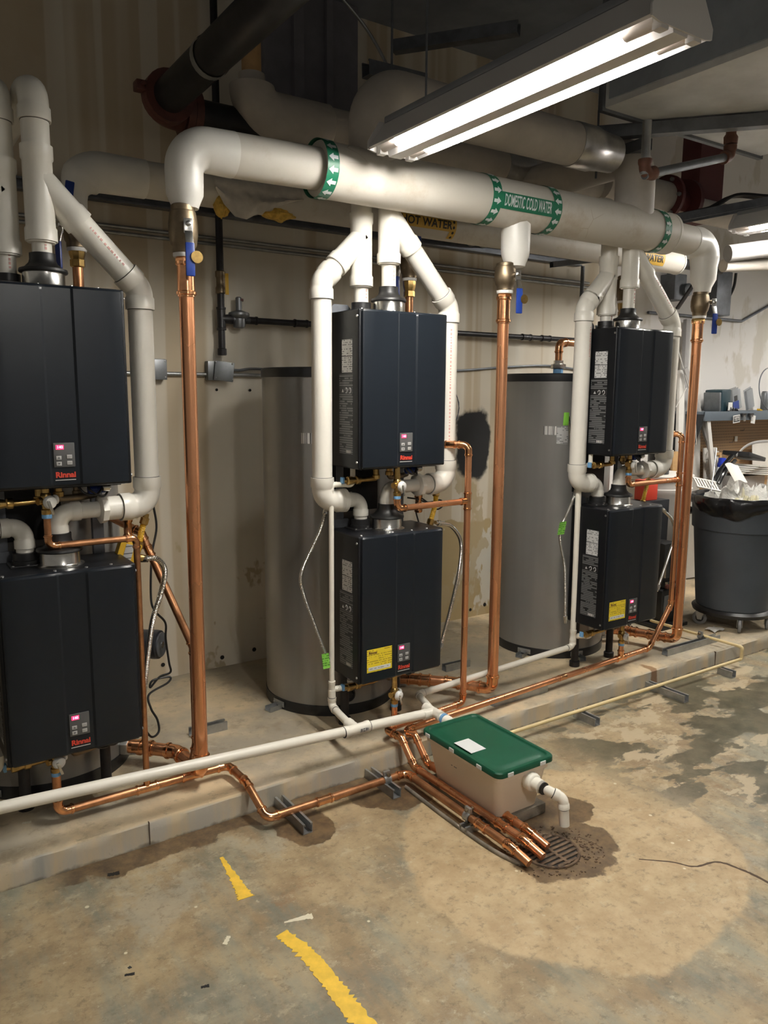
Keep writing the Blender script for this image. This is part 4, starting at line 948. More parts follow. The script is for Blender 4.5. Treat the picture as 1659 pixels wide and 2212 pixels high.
# ================================================================== relief discharge piping
def relief_valve(root, p, front=V((.35, -1, -.15))):
    """brass relief valve with white caps above p (pipe below)"""
    f = front.normalized(); s = f.cross(Z_).normalized()
    P('relief_valve', G().lathe(p, Z_, [(.015, 0), (.018, .004), (.018, .018), (.014, .022), (.016, .045), (.02, .055), (.016, .075), (.013, .078), (.013, .10)], 14).ring_sweep([(p+Z_*.05-s*.03, s, .014), (p+Z_*.05+s*.03, s, .014)], 12), 'brass', root, 'brass relief valve')
    P('valve_cap', G().lathe(p+Z_*.05+f*.012, f, [(.013, 0), (.022, .006), (.024, .014), (.020, .024), (.008, .028)], 18).lathe(p+Z_*.05-s*.028, -s, [(.014, 0), (.018, .004), (.016, .012), (.006, .015)], 14), 'white_cap', root, 'white valve cap')
    P('test_lever', G().obox(p+Z_*.035+f*.042+s*.006, s, f, (Z_*.94+s*.3), .005, .002, .026, .0015), 'steel', root)
    P('tape_ring', G().lathe(p-Z_*.012, Z_, [(.0165, 0), (.017, .002), (.017, .012), (.0165, .014)], 14), 'blue_tape', root, 'blue tape ring')
RS = .0158; RSS = .0120
# left station
ly = .165; lx = .803; lz = .142
c2 = A(311, 1160, ly).z; c1x = A(104, 1160, ly).x; xl0 = A(126, 1750, ly).x
left = T('relief_pipe', 'thin copper relief line in front of the left heaters, crossing the kerb to the drain', 'pipe', (lx, ly, .1), 'copper relief lines')
pv1 = V((c1x, ly, A(103, 1112, ly).z))
run(left, [pv1, (c1x, ly, c2), (lx, ly, c2), (lx, ly, lz)], RSS, 'cu', 'copper_dull', 'copper_fitting', R=.022)
relief_valve(left, pv1)
P('inlet_nipple', G().cyl(pv1+Z_*.09, (pv1.x, pv1.y, ZU+.005), .012, 12), 'brass', left)
pv2 = V((xl0, ly, A(122, 1668, ly).z))
run(left, [pv2, (xl0, ly, lz), (1.140, ly, lz), (1.155, .015, .130), (1.168, -.146, .048), (1.829, -.146, .048), (1.829, -.80, .048), (1.840, -.885, .024)], RS, 'cu', 'copper_dull', 'copper_fitting', R=.030)
relief_valve(left, pv2); P('inlet_nipple', G().cyl(pv2+Z_*.09, (pv2.x, pv2.y, ZL+.005), .012, 12), 'brass', left)
tee(left, (lx, ly, lz), X_, Z_, RS, RSS); tee(left, (.985, ly, lz), X_, Z_, RS, RSS)
for xx in (A(700, 1735, -.146).x,): P('coupling', sleeve((xx, -.146, .048), X_, .075, RS, 'cu'), 'copper_fitting', left)
P('coupling', sleeve((1.829, -.64, .048), Y_, .06, RS, 'cu'), 'copper_fitting', left)
tp_ = T('relief_pipe', 'copper relief line slanting from the left tank to behind the tall drop', 'pipe', (.985, ly, lz), 'copper relief lines')
run(tp_, [(TK[0][0]+.25, TK[0][1]-.22, 1.17), A(305, 1150, .40), A(322, 1190, .38), A(417, 1398, .22), (A(417, 1398, .22).x, .22, .25), (.985, ly+.01, lz+.02)], RS, 'cu', 'copper_dull', 'copper_fitting', R=.026)
# middle station
mx, my = 2.367, .13; MZ = .149
zt_ = A(1000, 1083, my).z; ztop_ = A(990, 962, my).z
mid = T('relief_pipe', 'copper relief line right of the middle heaters with a side branch', 'pipe', (mx, my, .13), 'copper relief lines')
m0 = AZ(832, 1576, MZ); xb = 1.887
run(mid, [(2.16, .56, ztop_), (2.31, .20, ztop_), (mx, my, ztop_-.001), (mx, my, MZ), (m0.x, m0.y, MZ), (xb, -.02, MZ-.002), (xb, -.125, .05), (xb+.01, -.80, .05), (xb+.022, -.885, .026)], RS, 'cu', 'copper', 'copper_fitting', R=.030)
c1 = A(868, 1098, my); pv = V((A(858, 1060, my).x, my, A(858, 1072, my).z))
run(mid, [pv, (pv.x, my, c1.z), (mx, my, zt_)], RS*.92, 'cu', 'copper', 'copper_fitting', R=.026)
tee(mid, (mx, my, zt_), Z_, -X_, RS, RS*.92); relief_valve(mid, pv); P('inlet_nipple', G().cyl(pv+Z_*.09, (pv.x, pv.y, ZU+.005), .012, 12), 'brass', mid)
pl = V((A(852, 1500, my).x, my, A(852, 1520, my).z))
P('pipe', G().cyl(pl, (pl.x, my, MZ), RS*.92, 14), 'copper', mid); tee(mid, (pl.x, m0.y+.02, MZ), X_, Z_, RS, RS*.92); relief_valve(mid, pl)
P('inlet_nipple', G().cyl(pl+Z_*.09, (pl.x, pl.y, ZL+.005), .012, 12), 'brass', mid)
P('coupling', sleeve((xb+.008, -.68, .05), Y_, .06, RS, 'cu'), 'copper_fitting', mid)
# right station
rx0 = A(1466, 1050, .16); rb = A(1456, 1305, .16); rq = AZ(1402, 1400, MZ); rt = AZ(1341, 1421, MZ); r0 = AZ(868, 1580, MZ); xc_ = 1.955
right = T('relief_pipe', 'long copper relief line from the right heaters along the pad edge', 'pipe', (rx0.x, .16, .13), 'copper relief lines')
ztr = A(1470, 938, .16).z
run(right, [(3.86, .62, ztr), (rx0.x-.03, .22, ztr), (rx0.x, .16, ztr-.001), (rx0.x, .16, rb.z), rq, r0, (xc_, -.03, MZ-.002), (xc_, -.13, .05), (xc_, -.76, .05), (xc_+.012, -.85, .026)], RS, 'cu', 'copper', 'copper_fitting', R=.030)
tee(right, rq.lerp(r0, (rq-rt).length/(rq-r0).length), r0-rq, Z_, RS)
pr0 = rq.lerp(r0, (rq-rt).length/(rq-r0).length); prv = V((pr0.x, pr0.y, A(1342, 1390, pr0.y).z))
P('pipe', G().cyl(pr0, prv, RS*.92, 14), 'copper', right); relief_valve(right, prv); P('inlet_nipple', G().cyl(prv+Z_*.09, (prv.x, prv.y, ZL+.005), .012, 12), 'brass', right)
zb_ = A(1470, 1035, .16).z; pw = A(1358, 1022, .10)
run(right, [pw, (pw.x, pw.y, A(1362, 1047, .1).z), (rx0.x, .16, zb_)], RS*.92, 'cu', 'copper', 'copper_fitting', R=.026)
tee(right, (rx0.x, .16, zb_), Z_, V((pw.x-rx0.x, pw.y-.16, 0)), RS, RS*.92); relief_valve(right, pw); P('inlet_nipple', G().cyl(pw+Z_*.09, (pw.x, pw.y, ZU+.005), .012, 12), 'brass', right)
P('coupling', sleeve(rq.lerp(r0, .42), r0-rq, .06, RS, 'sol'), 'copper_fitting', right)
P('coupling', sleeve((xc_, -.66, .05), Y_, .06, RS, 'cu'), 'copper_fitting', right)

# ================================================================== struts on the floor and pad
for x, ya, yb_, lab in ((1.288, .035-.04, -.255, 'strut channel on the floor under the copper line, nearest the camera'), (1.724, -.005, -.226, 'strut channel on the floor under the bend of the copper line'),
                   (2.985, -.055, -.20, 'short strut channel on the floor behind the storage bin'), (3.635, -.005, -.262, 'strut channel on the floor under the cream pipe, beside the rust stain'), (4.203, -.09, -.187, 'far short strut channel at the bend of the cream pipe')):
    strut('strut_channel', lab, (x, ya, 0), (x, yb_, 0), group='strut channels on floor and pad')
for xa, xb_, y, lab in ((1.135, 1.31, .607, 'short strut channel on the pad behind the left copper drop'), (2.652, 2.83, .642, 'short strut channel on the pad between the tanks'),
                       (2.55, 2.93, .118, 'strut channel under the long copper line at the pad edge'), (3.96, 4.50, .125, 'long strut channel on the pad at the right end, below the right copper drop')):
    strut('strut_channel', lab, (xa, y, HC), (xb_, y, HC), group='strut channels on floor and pad', mat='galv')
def clamp(p, d, r, label):
    d = V(d).normalized(); s = d.cross(Z_)
    t = T('pipe_clamp', label, 'clamp', (p[0], p[1], 0), 'pipe clamps'); p = V(p)
    P('clamp_strap', G().ring_sweep([(p-d*.016, d, r+.004), (p+d*.016, d, r+.004)], 18, False).ring_sweep([(p+d*.016, d, r+.001), (p-d*.016, d, r+.001)], 18, False), 'galv', t)
    P('clamp_ear', G().obox(p+Z_*(r+.012), d, s, Z_, .016, .006, .012, .002), 'galv', t)
    P('clamp_bolt', G().cyl(p+Z_*(r+.012)-s*.016, p+Z_*(r+.012)+s*.016, .005, 8).lathe(p+Z_*(r+.012)+s*.014, s, [(.009, 0), (.009, .007), (.005, .009)], 6), 'bronze', t)
    return t
clamp((1.724, -.146, .048), X_, RS, 'galvanised clamp holding the copper line near its bend')
clamp((1.829, -.56, .048), Y_, RS, 'galvanised clamp on the outer copper line near the floor drain')
clamp((xc_, -.57, .05), Y_, RS, 'galvanised clamp on the copper line next to the storage bin')
strut('strut_channel', 'low strut crossing under the three copper lines near the drain', (1.79, -.575, -.012), (1.99, -.575, -.012), group='strut channels on floor and pad')
S('shade_strip', G().tube(spline([(1.80, -.18, .006), (1.795, -.45, .006), (1.80, -.70, .006), (1.82, -.82, .006), (1.85, -.87, .006)], 8), .012, 8, True, .5), 'block', 'grey half round strip standing in for floor shading beside the outer copper line', 'strip')  # added strip in place of the shading along the floor rim

# ================================================================== white drain piping
RD = .0212
za = A(0, 1745, 0).z; zbb = A(925, 1541, 0).z; xa = A(0, 1745, 0).x; xb1 = A(936, 1541, 0).x
sl = (zbb-za)/(xb1-xa); zx = lambda x: za+sl*(x-xa)
drain = T('drain_pipe', 'long white condensate drain pipe running along the pad edge to the bin', 'pipe', (1.3, 0, zx(1.3)-.03))
P('pipe', G().cyl((xa-.9, 0, zx(xa-.9)), (xb1, 0, zx(xb1)), RD, 18), 'pvc_small', drain)
tt = V((A(770, 1571, 0).x, 0, 0)); tt.z = zx(tt.x)
tee(drain, tt, X_, Y_, RD, RD, 'pvc', 'pvc_small', L=.13, B=.07)
P('glue_ring', G().lathe(tt-X_*.066, X_, [(RD*1.02, 0), (RD*1.19, .001), (RD*1.19, .003), (RD*1.0, .0035)], 18).lathe(tt+X_*.062, X_, [(RD*1.02, 0), (RD*1.19, .001), (RD*1.19, .003), (RD*1.0, .0035)], 18), 'black_rubber', drain)
P('pipe_sticker', wrap_patch(tt+X_*.025, X_, Z_, RD*1.18, -.02, .025, 1.3, 2.0, .0006, 2, 6), 'barcode', drain)
# thin stack from the middle heaters
sx_ = A(713, 1200, .25).x; RT = .0118
stt = V((A(717, 1490, .25).x, .25, A(717, 1490, .25).z))
zb1 = zx(tt.x)
run(drain, [(A(762, 1008, .25).x, .25, ZU-.002), (A(762, 1046, .25).x, .25, A(762, 1047, .25).z), (stt.x, .25, A(712, 1047, .25).z), (stt.x, .25, stt.z)], RT, 'sol', 'pvc_small', 'pvc_small', R=.018)
run(drain, [stt, (stt.x, .25, zb1+.008), (tt.x-.01, .005, zb1)], RT*1.45, 'pvc', 'pvc_small', 'pvc_small', R=.026)
tee(drain, stt, Z_, X_, RT*1.2, RT, 'pvc', 'pvc_small', L=.085, B=.035)
hx_ = A(757, 1468, .25).x
run(drain, [(hx_, .25, ZL-.001), (hx_, .25, stt.z-.004), (stt.x+.02, .25, stt.z)], RT*1.15, 'pvc', 'pvc_small', 'pvc_small', R=.018)
P('primer_ring', G().lathe((hx_, .25, ZL-.028), Z_, [(RT*1.2, 0), (RT*1.3, .001), (RT*1.3, .006), (RT*1.2, .007)], 16), 'primer', drain)
# branch from the right heaters
yr = .25; e0 = V((A(1237, 1392, yr).x, yr, A(1237, 1396, yr).z)); e1_ = V((A(903, 1500, yr).x, yr, A(903, 1500, yr).z))
je = V((xb1, 0, zx(xb1)))
run(drain, [(e0.x-.01, yr, A(1245, 1040, yr).z), e0, e1_, je+V((0, .0, 0)), je+V((.0, -.10, -.006)), je+V((0, -.26, -.008))], .0165, 'pvc', 'pvc_small', 'pvc_small', R=.026)
tee(drain, je, -Y_, -X_, RD, RD, 'pvc', 'pvc_small', L=.12, B=.06)
P('primer_ring', G().lathe(je-Y_*.075-Z_*.004, -Y_, [(RD*1.0, 0), (RD*1.2, .001), (RD*1.2, .012), (RD*1.0, .013)], 18), 'blue_tape', drain, 'blue primer ring')
P('coupling', sleeve(je-Y_*.13-Z_*.006, Y_, .07, RD*1.05, 'pvc', 18), 'pvc_small', drain)
tee(drain, e0+Z_*.055, Z_, X_, .0165, RT, 'pvc', 'pvc_small', L=.085, B=.05)
hx2 = A(1277, 1350, .22).x
run(drain, [(hx2, .22, ZL-.001), (hx2, .22, A(1277, 1374, .22).z), (e0.x+.03, .245, e0.z+.055)], RT*1.15, 'pvc', 'pvc_small', 'pvc_small', R=.018)
hx3 = A(1276, 985, .20).x
run(drain, [(hx3, .20, ZU-.001), (hx3, .20, A(1276, 1003, .2).z), (e0.x-.01, .25, A(1250, 1010, .25).z), (e0.x-.01, .25, A(1248, 1045, .25).z)], RT, 'sol', 'pvc_small', 'pvc_small', R=.016)
# left edge drain stub under the lower left heater
S('drain_elbow', G().tube(fillet([(.30, .22, ZL), (.30, .22, ZL-.055), (.19, .22, ZL-.058)], .03), .0165, 14), 'pvc_small', 'white drain elbow under the lower left heater at the photo edge', 'pipe')

# ================================================================== neutraliser bin with green lid
bx_, by_ = (1.875, 2.165), (-.675, -.195); bz0, bz1 = .045, .243
bin_ = T('storage_bin', 'clear plastic storage bin with a dark green lid, beside the floor drain', 'storage bin', (sum(bx_)/2, sum(by_)/2, bz0))
def rrect(x0, x1, y0, y1, r, n_=5):
    out = []
    for cx, cy, a0 in ((x1-r, y1-r, 0), (x0+r, y1-r, pi/2), (x0+r, y0+r, pi), (x1-r, y0+r, 1.5*pi)):
        out += [(cx+r*cos(a0+i*pi/2/n_), cy+r*sin(a0+i*pi/2/n_)) for i in range(n_+1)]
    return out
def loft(levels):
    g = G(); k = len(levels[0][1])
    for z, pl_ in levels: g.v += [V((a, b, z)) for a, b in pl_]
    for j in range(len(levels)-1):
        for i in range(k): g.f.append((j*k+i, j*k+(i+1) % k, (j+1)*k+(i+1) % k, (j+1)*k+i))
    g.f.append(tuple(range(k))[::-1]); g.f.append(tuple((len(levels)-1)*k+i for i in range(k))); return g
ins = lambda d, r=.03: rrect(bx_[0]+d, bx_[1]-d, by_[0]+d, by_[1]-d, r)
P('bin_body', loft([(bz0, ins(.045)), (bz0+.006, ins(.038)), (bz1-.03, ins(.013)), (bz1-.028, ins(.006)), (bz1, ins(.005))]), 'bin_body', bin_, 'cloudy plastic tub')
lid = P('bin_lid', loft([(bz1-.004, ins(-.006)), (bz1+.014, ins(-.006)), (bz1+.019, ins(-.002)), (bz1+.019, ins(.010)), (bz1+.013, ins(.014)), (bz1+.013, ins(.022)), (bz1+.018, ins(.03)), (bz1+.020, ins(.05))]), 'bin_lid', bin_, 'dark green snap lid')
for xx, yy, sx, sy_ in ((bx_[0]-.007, -.24, .002, .014), (bx_[0]-.007, -.40, .002, .014), (bx_[0]-.007, -.57, .002, .014), (1.93, by_[0]-.007, .014, .002), (2.10, by_[0]-.007, .014, .002)):
    P('lid_clip', G().box(xx-sx, xx+sx, yy-sy_, yy+sy_, bz1-.003, bz1+.012), 'bin_white', lid, 'white clip mark')
lc = AZ(1015, 1611, bz1+.021)
P('lid_label', G().obox(lc, (0, 1, 0), (-1, 0, 0), Z_, .055, .038, .0006), 'label_paper', lid, 'white paper label')
P('bin_mark', text_flat('- --', .03, A(985, 1653, -.40)+V((-.0, 0, 0)), (0, -1, 0), Z_, .0004, .004).shift((bx_[0]+.012-A(985, 1653, -.4).x, 0, 0)), 'print_grey', bin_)
S('concrete_block', G().box(1.90, 2.165, -.645, -.21, 0, .044, .005), 'block', 'low concrete block under the storage bin', 'block')
oc = V((2.045, by_[0]+.02, .185))
out = T('outlet_pipe', 'white outlet pipe from the storage bin to the floor drain', 'pipe', (2.045, -.8, 0))
P('union_nut', G().lathe(oc, -Y_, [(.020, 0), (.034, .006), (.037, .012), (.037, .036), (.032, .042), (.027, .044), (.027, .075), (.022, .078)], 12), 'pvc_small', out, 'ribbed white union nut')
P('glue_ring', G().lathe(oc-Y_*.086, -Y_, [(.020, 0), (.0245, .001), (.0245, .006), (.02, .007)], 16), 'black_rubber', out)
oe = AZ(1216, 1738, .125); run(out, [oc-Y_*.07, (oe.x, oe.y, .150), (oe.x, oe.y-.012, .045)], .0195, 'pvc', 'pvc_small', 'pvc_small', R=.030)

# ================================================================== floor drain
gc = V((1.985, -.845, 0))
dr = T('floor_drain', 'rusty slotted floor drain grate below the copper lines', 'drain', gc)
P('drain_pit', G().lathe(gc+Z_*.0005, Z_, [(.105, 0), (.104, .0015), (0, .0016)], 32), 'dark_pit', dr)
for k in range(9):
    yy = -.088+.022*k; hw_ = sqrt(max(0, .1**2-yy*yy)); g = G()
    P('grate_bar', G().box(gc.x-hw_, gc.x+hw_, gc.y+yy-.0062, gc.y+yy+.0062, .001, .006, .001), 'grate', dr)
P('grate_bar', G().box(gc.x-.006, gc.x+.006, gc.y-.098, gc.y+.098, .001, .0062), 'grate', dr)
P('grate_rim', G().ring_sweep([(gc+V((cos(a), sin(a), 0))*.105+Z_*.002, V((-sin(a), cos(a), 0)), .006) for a in [i*2*pi/36 for i in range(37)]], 8), 'grate', dr)
g = G()
for k in range(260):
    a = random.uniform(0, 2*pi); r = .11+.09*random.random()**1.5; p = gc+V((cos(a)*r+.015, sin(a)*r*.8-.01, .001)); s_ = random.uniform(.0015, .0045)
    g.obox(p, V((cos(a*3), sin(a*3), 0)), V((-sin(a*3), cos(a*3), 0)), Z_, s_, s_*.7, s_*.5)
gr_ = P('gravel', g, 'soil', dr); gr_['kind'] = 'stuff'
# ---- cream pipe
cyy = -.10; cz0 = .052
cp_ = T('cream_pipe', 'thin cream plastic pipe along the floor below the kerb', 'pipe', (3.4, cyy, 0))
ex_ = A(1601, 1428, cyy).x
run(cp_, [AZ(1405, 1340, .155), (ex_, cyy, .128), (ex_, cyy, cz0), (A(1110, 1574, cyy).x-.35, cyy, cz0)], .0095, 'sol', 'cpvc', 'cpvc', R=.014, seg=12)
clamp(AZ(1513, 1375, .150), AZ(1601, 1405, .13)-AZ(1405, 1340, .155), .0095, 'small clamp holding the cream pipe on the pad strut')

# ================================================================== paint and litter on the floor
def blob_strip(pts, w_, n_, seed, th=.0012):
    path_ = spline(pts, n_); g = G(); k = len(path_)
    L_, R_ = [], []
    for i, p in enumerate(path_):
        d = (path_[min(i+1, k-1)]-path_[max(i-1, 0)]).normalized(); s = V((-d.y, d.x, 0)); f = w_[0]+(w_[1]-w_[0])*i/(k-1)
        L_.append(p+s*(f*(1+.5*mnoise.noise((i*.9, seed, 0))+.45*mnoise.noise((i*2.7, seed, 4))))); R_.append(p-s*(f*(1+.5*mnoise.noise((i*.9, seed+9, 0))+.45*mnoise.noise((i*2.7, seed+3, 4)))))
    top_ = [q+Z_*th for q in L_+R_]; g.v = top_+[q.copy() for q in L_+R_]
    for i in range(k-1):
        g.f.append((i, i+1, k+i+1, k+i)); g.f.append((i, 2*k+i, 2*k+i+1, i+1)); g.f.append((k+i, k+i+1, 3*k+i+1, 3*k+i))
    g.f.append((0, k, 3*k, 2*k)); g.f.append((k-1, 2*k+k-1, 3*k+k-1, k+k-1)); return g
S('floor_stripe', blob_strip([AZ(478, 1852, 0), AZ(498, 1885, 0), AZ(520, 1920, 0), AZ(532, 1940, 0)], (.006, .028), 14, 3), 'yellow_paint', 'short yellow paint remnant on the floor near the kerb', 'floor stripe', 'yellow floor stripe remnants')
S('floor_stripe', blob_strip([AZ(608, 2016, 0), AZ(660, 2058, 0), AZ(710, 2115, 0), AZ(755, 2175, 0), AZ(810, 2240, 0)], (.022, .030), 16, 5), 'yellow_paint', 'long chipped yellow paint stripe at the bottom of the photo', 'floor stripe', 'yellow floor stripe remnants')
fl_ = bpy.data.objects['floor']
P('floor_crack', blob_strip([AZ(1380, 1856, 0), AZ(1450, 1862, 0), AZ(1500, 1872, 0), AZ(1550, 1862, 0), AZ(1600, 1878, 0), AZ(1640, 1896, 0), AZ(1700, 1930, 0)], (.0025, .0065), 8, 7, .0006), 'crack', fl_)
P('floor_crack', blob_strip([AZ(1250, 1808, 0), AZ(1280, 1820, 0), AZ(1302, 1834, 0)], (.0015, .001), 8, 2, .0006), 'crack', fl_)
P('paint_drip', blob_strip([AZ(614, 1993, 0), AZ(645, 1985, 0), AZ(675, 1978, 0)], (.003, .013), 8, 1, .0007), 'cream_paint', fl_)
P('paint_drip', blob_strip([AZ(485, 2040, 0), AZ(492, 2028, 0), AZ(494, 2022, 0)], (.007, .006), 5, 4, .0007), 'cream_paint', fl_)
P('paint_drip', blob_strip([AZ(48, 1778, HC), AZ(58, 1777, HC), AZ(68, 1775, HC)], (.006, .007), 5, 4, .0007).shift((0, 0, .0)), 'cream_paint', pad)
P('floor_spot', blob_strip([AZ(232, 1890, 0), AZ(245, 1888, 0), AZ(258, 1885, 0)], (.009, .010), 5, 8, .0005), 'black_rubber', fl_)
for px, py, l_ in ((280, 2105, 11), (443, 2131, 9), (280, 2090, 3)): P('floor_spot', blob_strip([AZ(px-l_, py+2, 0), AZ(px, py, 0), AZ(px+l_, py-2, 0)], (.004, .006), 5, px, .0005), 'black_rubber', fl_)

# ================================================================== hoses, pump, cords
def flexhose(pts, r, name, label, mat='steel_flex', pitch=.006, tag=None):
    path_ = spline(pts, 24); L_ = sum((path_[i+1]-path_[i]).length for i in range(len(path_)-1)); n_ = int(L_/pitch*2)
    # resample evenly
    out_, acc, i, tgt = [path_[0]], 0, 0, L_/n_
    cur = path_[0]
    for k in range(1, n_+1):
        need = tgt
        while i < len(path_)-1 and (path_[i+1]-cur).length < need: need -= (path_[i+1]-cur).length; cur = path_[i+1]; i += 1
        if i < len(path_)-1: cur = cur+(path_[i+1]-cur).normalized()*need
        out_.append(cur.copy())
    t = T(name, label, 'hose', out_[-1], 'flexible hoses')
    P('hose', G().tube(out_, [r*(1.0 if k % 2 else .86) for k in range(len(out_))], 12), mat, t)
    for e_, d_ in ((out_[0], out_[0]-out_[3]), (out_[-1], out_[-1]-out_[-4])):
        P('hose_nut', G().lathe(e_, d_, [(r*1.0, -.015), (r*1.35, -.012), (r*1.35, .012), (r*1.0, .014), (r*.9, .03)], 8), 'steel' if 'yellow' not in mat else 'brass', t)
    if tag:
        p, wx_, rz = tag
        P('hose_tag', G().obox(p, X_, Y_, (rz, 0, 1), wx_, .0008, .036), 'label_green', t, 'bright green paper tag')
    return t
flexhose([A(703, 1105, .30), A(690, 1150, .28), A(652, 1235, .25), A(655, 1280, .25), A(680, 1350, .25), A(706, 1420, .25)], .0085, 'steel_hose', 'bright steel hose bowing out left of the lower middle heater', tag=(A(704, 1428, .235), .018, -.12))
flexhose([A(948, 1130, .30), A(975, 1137, .33), A(995, 1170, .36), A(992, 1230, .36), A(972, 1320, .33), A(952, 1395, .30)], .0105, 'steel_hose', 'bright steel hose bowing out right of the lower middle heater')
flexhose([A(312, 1207, .30), A(340, 1208, .27), A(356, 1235, .25), A(345, 1290, .24), A(330, 1340, .22), A(320, 1410, .21), A(312, 1480, .20), A(305, 1560, .20)], .0115, 'steel_hose', 'bright corrugated hose looping right of the lower left heater')
flexhose([A(1228, 905, .36), A(1234, 960, .34), A(1243, 1050, .30), A(1235, 1085, .28), A(1216, 1130, .26), A(1210, 1165, .26), A(1220, 1230, .26), A(1221, 1335, .25)], .0085, 'steel_hose', 'bright steel hose with a green tag left of the lower right heater', tag=(A(1214, 1141, .245), .026, .25))
flexhose([A(1434, 1103, .30), A(1452, 1125, .32), A(1456, 1160, .33), A(1445, 1200, .32), A(1422, 1268, .28)], .0095, 'steel_hose', 'bright steel hose right of the lower right heater')
S('hose_tag', G().obox(A(1223, 905, .32), X_, Y_, (.05, 0, 1), .017, .006, .036, .004), 'green_tag', 'bright green tag beside the right white intake pipe', 'tag')
flexhose([A(942, 1066, .30), A(940, 1090, .29), A(930, 1127, .30)], .013, 'gas_hose', 'yellow gas hose behind the middle copper branch', 'yellow_plastic')
flexhose([A(312, 1125, .34), A(305, 1150, .34), A(300, 1178, .33)], .013, 'gas_hose', 'yellow gas hose behind the left copper branch', 'yellow_plastic')
flexhose([A(1400, 1040, .25), A(1394, 1062, .24), A(1388, 1085, .25)], .012, 'gas_hose', 'yellow gas hose behind the right copper branch', 'yellow_plastic')
for k, (px, py, yy) in enumerate(((904, 1085, .34), (276, 1140, .34))):
    p = A(px, py, yy); S('copper_nipple', G().lathe(p-Z_*.05, Z_, [(.016, 0), (.02, .005), (.02, .02), (.016, .025), (.016, .07), (.02, .075), (.02, .095), (.014, .10), (.014, .13)], 12), 'copper_fitting', ('stubby copper joint on top of the lower middle heater', 'stubby copper joint above the lower left heater')[k], 'pipe')
# yellow gas shut-off tag box at the left
yb2 = A(276, 1192, .30)
yc = T('gas_tag', 'yellow tag box tilted on top of the lower left heater', 'tag', (yb2.x, .30, yb2.z-.05))
ax_ = V((.92, 0, -.30)).normalized(); az_ = V((.30, 0, .92)).normalized()
P('tag_box', G().obox(yb2, ax_, Y_, az_, .042, .022, .038, .003), 'yellow_plastic', yc)
P('tag_sticker', G().obox(yb2-Y_*.0225, ax_, Y_, az_, .016, .0006, .030).shift((-.003, 0, .003)), 'label_white', yc)
P('tag_fitting', G().lathe(yb2+ax_*.042-az_*.012, ax_, [(.012, 0), (.014, .004), (.014, .022), (.010, .024), (.010, .04)], 10), 'brass', yc)
# circulator pump
pc = A(338, 1392, .56)
pump = T('circulator_pump', 'black circulator pump on the wall side of the lower left heater', 'pump', (pc.x, .58, pc.z-.08))
fdir = V((.75, -.66, 0)).normalized()
P('motor', G().lathe(pc-fdir*.10, fdir, [(.055, 0), (.062, .01), (.064, .10), (.062, .115), (.050, .12)], 28), 'pump_black', pump)
P('end_plate', G().lathe(pc+fdir*.015, fdir, [(.052, 0), (.054, .004), (.054, .010), (.045, .012)], 28), 'pump_plate', pump, 'round grey end plate')
P('end_screw', G().lathe(pc+fdir*.026, fdir, [(.014, 0), (.014, .004), (.006, .005)], 16), 'steel', pump)
P('terminal_box', G().obox(pc-fdir*.13, fdir, fdir.cross(Z_), Z_, .035, .05, .075, .006), 'pump_black', pump)
P('flange', G().lathe(pc-fdir*.13+Z_*.07, Z_, [(.035, 0), (.035, .02), (.022, .022), (.022, .08), (.03, .082), (.03, .10)], 14), 'steel', pump)
S('power_cord', G().tube(spline([A(331, 1090, .5), A(338, 1140, .5), A(328, 1200, .48), A(326, 1290, .45), A(335, 1320, .45), A(357, 1345, .48), A(358, 1380, .5), A(365, 1430, .5), A(368, 1452, .5), A(345, 1462, .5), A(325, 1485, .5), A(330, 1470, .5), A(366, 1462, .5), A(362, 1475, .49), A(322, 1500, .48), A(326, 1530, .46), A(340, 1555, .45), A(343, 1580, .44), A(328, 1592, .42), A(312, 1575, .4)], 8), .0048, 8), 'black_rubber', 'black power cord bundled and hanging beside the left heaters', 'cord')
S('power_cord', G().tube(spline([A(880, 1075, .34), A(900, 1078, .33), A(925, 1085, .33), A(950, 1080, .34), A(958, 1090, .34), A(945, 1100, .34), A(930, 1090, .34), A(905, 1075, .34), A(898, 1100, .34), A(905, 1130, .34)], 8), .004, 8), 'black_rubber', 'black cord tangled behind the yellow hose of the middle heaters', 'cord')

# ================================================================== trash can at the right
tc = V((4.94, .31, HC)); z0, z1_ = HC+.125, .965
can = T('trash_can', 'large dark grey round trash can on a wheeled dolly', 'trash can', tc)
P('barrel', G().lathe((tc.x, tc.y, z0), Z_, [(.225, 0), (.238, .012), (.282, .54), (.284, .56), (.292, .565), (.300, .70), (.303, .745), (.309, .75), (.309, .765), (.296, .766), (.29, .70)], 48), 'can_grey', can)
P('rim_band', G().lathe((tc.x, tc.y, z0+.555), Z_, [(.284, 0), (.296, .001), (.304, .17), (.298, .172)], 48), 'can_grey', can)
for a in (-1.35, 1.8):
    d = V((cos(a), sin(a), 0)); s = V((-sin(a), cos(a), 0)); c = tc+d*.315+Z_*(z0-HC+.62)
    P('handle', G().tube(fillet([c-d*.02-s*.09+Z_*.05, c+d*.025-s*.085, c+d*.03+s*.085, c-d*.02+s*.09+Z_*.05], .03), .014, 10).obox(c+Z_*.03, s, d, Z_, .09, .012, .012, .004), 'can_grey', can)
P('dolly', G().lathe((tc.x, tc.y, HC+.085), Z_, [(.20, 0), (.255, .006), (.262, .03), (.245, .045), (.238, .05)], 40), 'black_plastic', can, 'black round dolly')
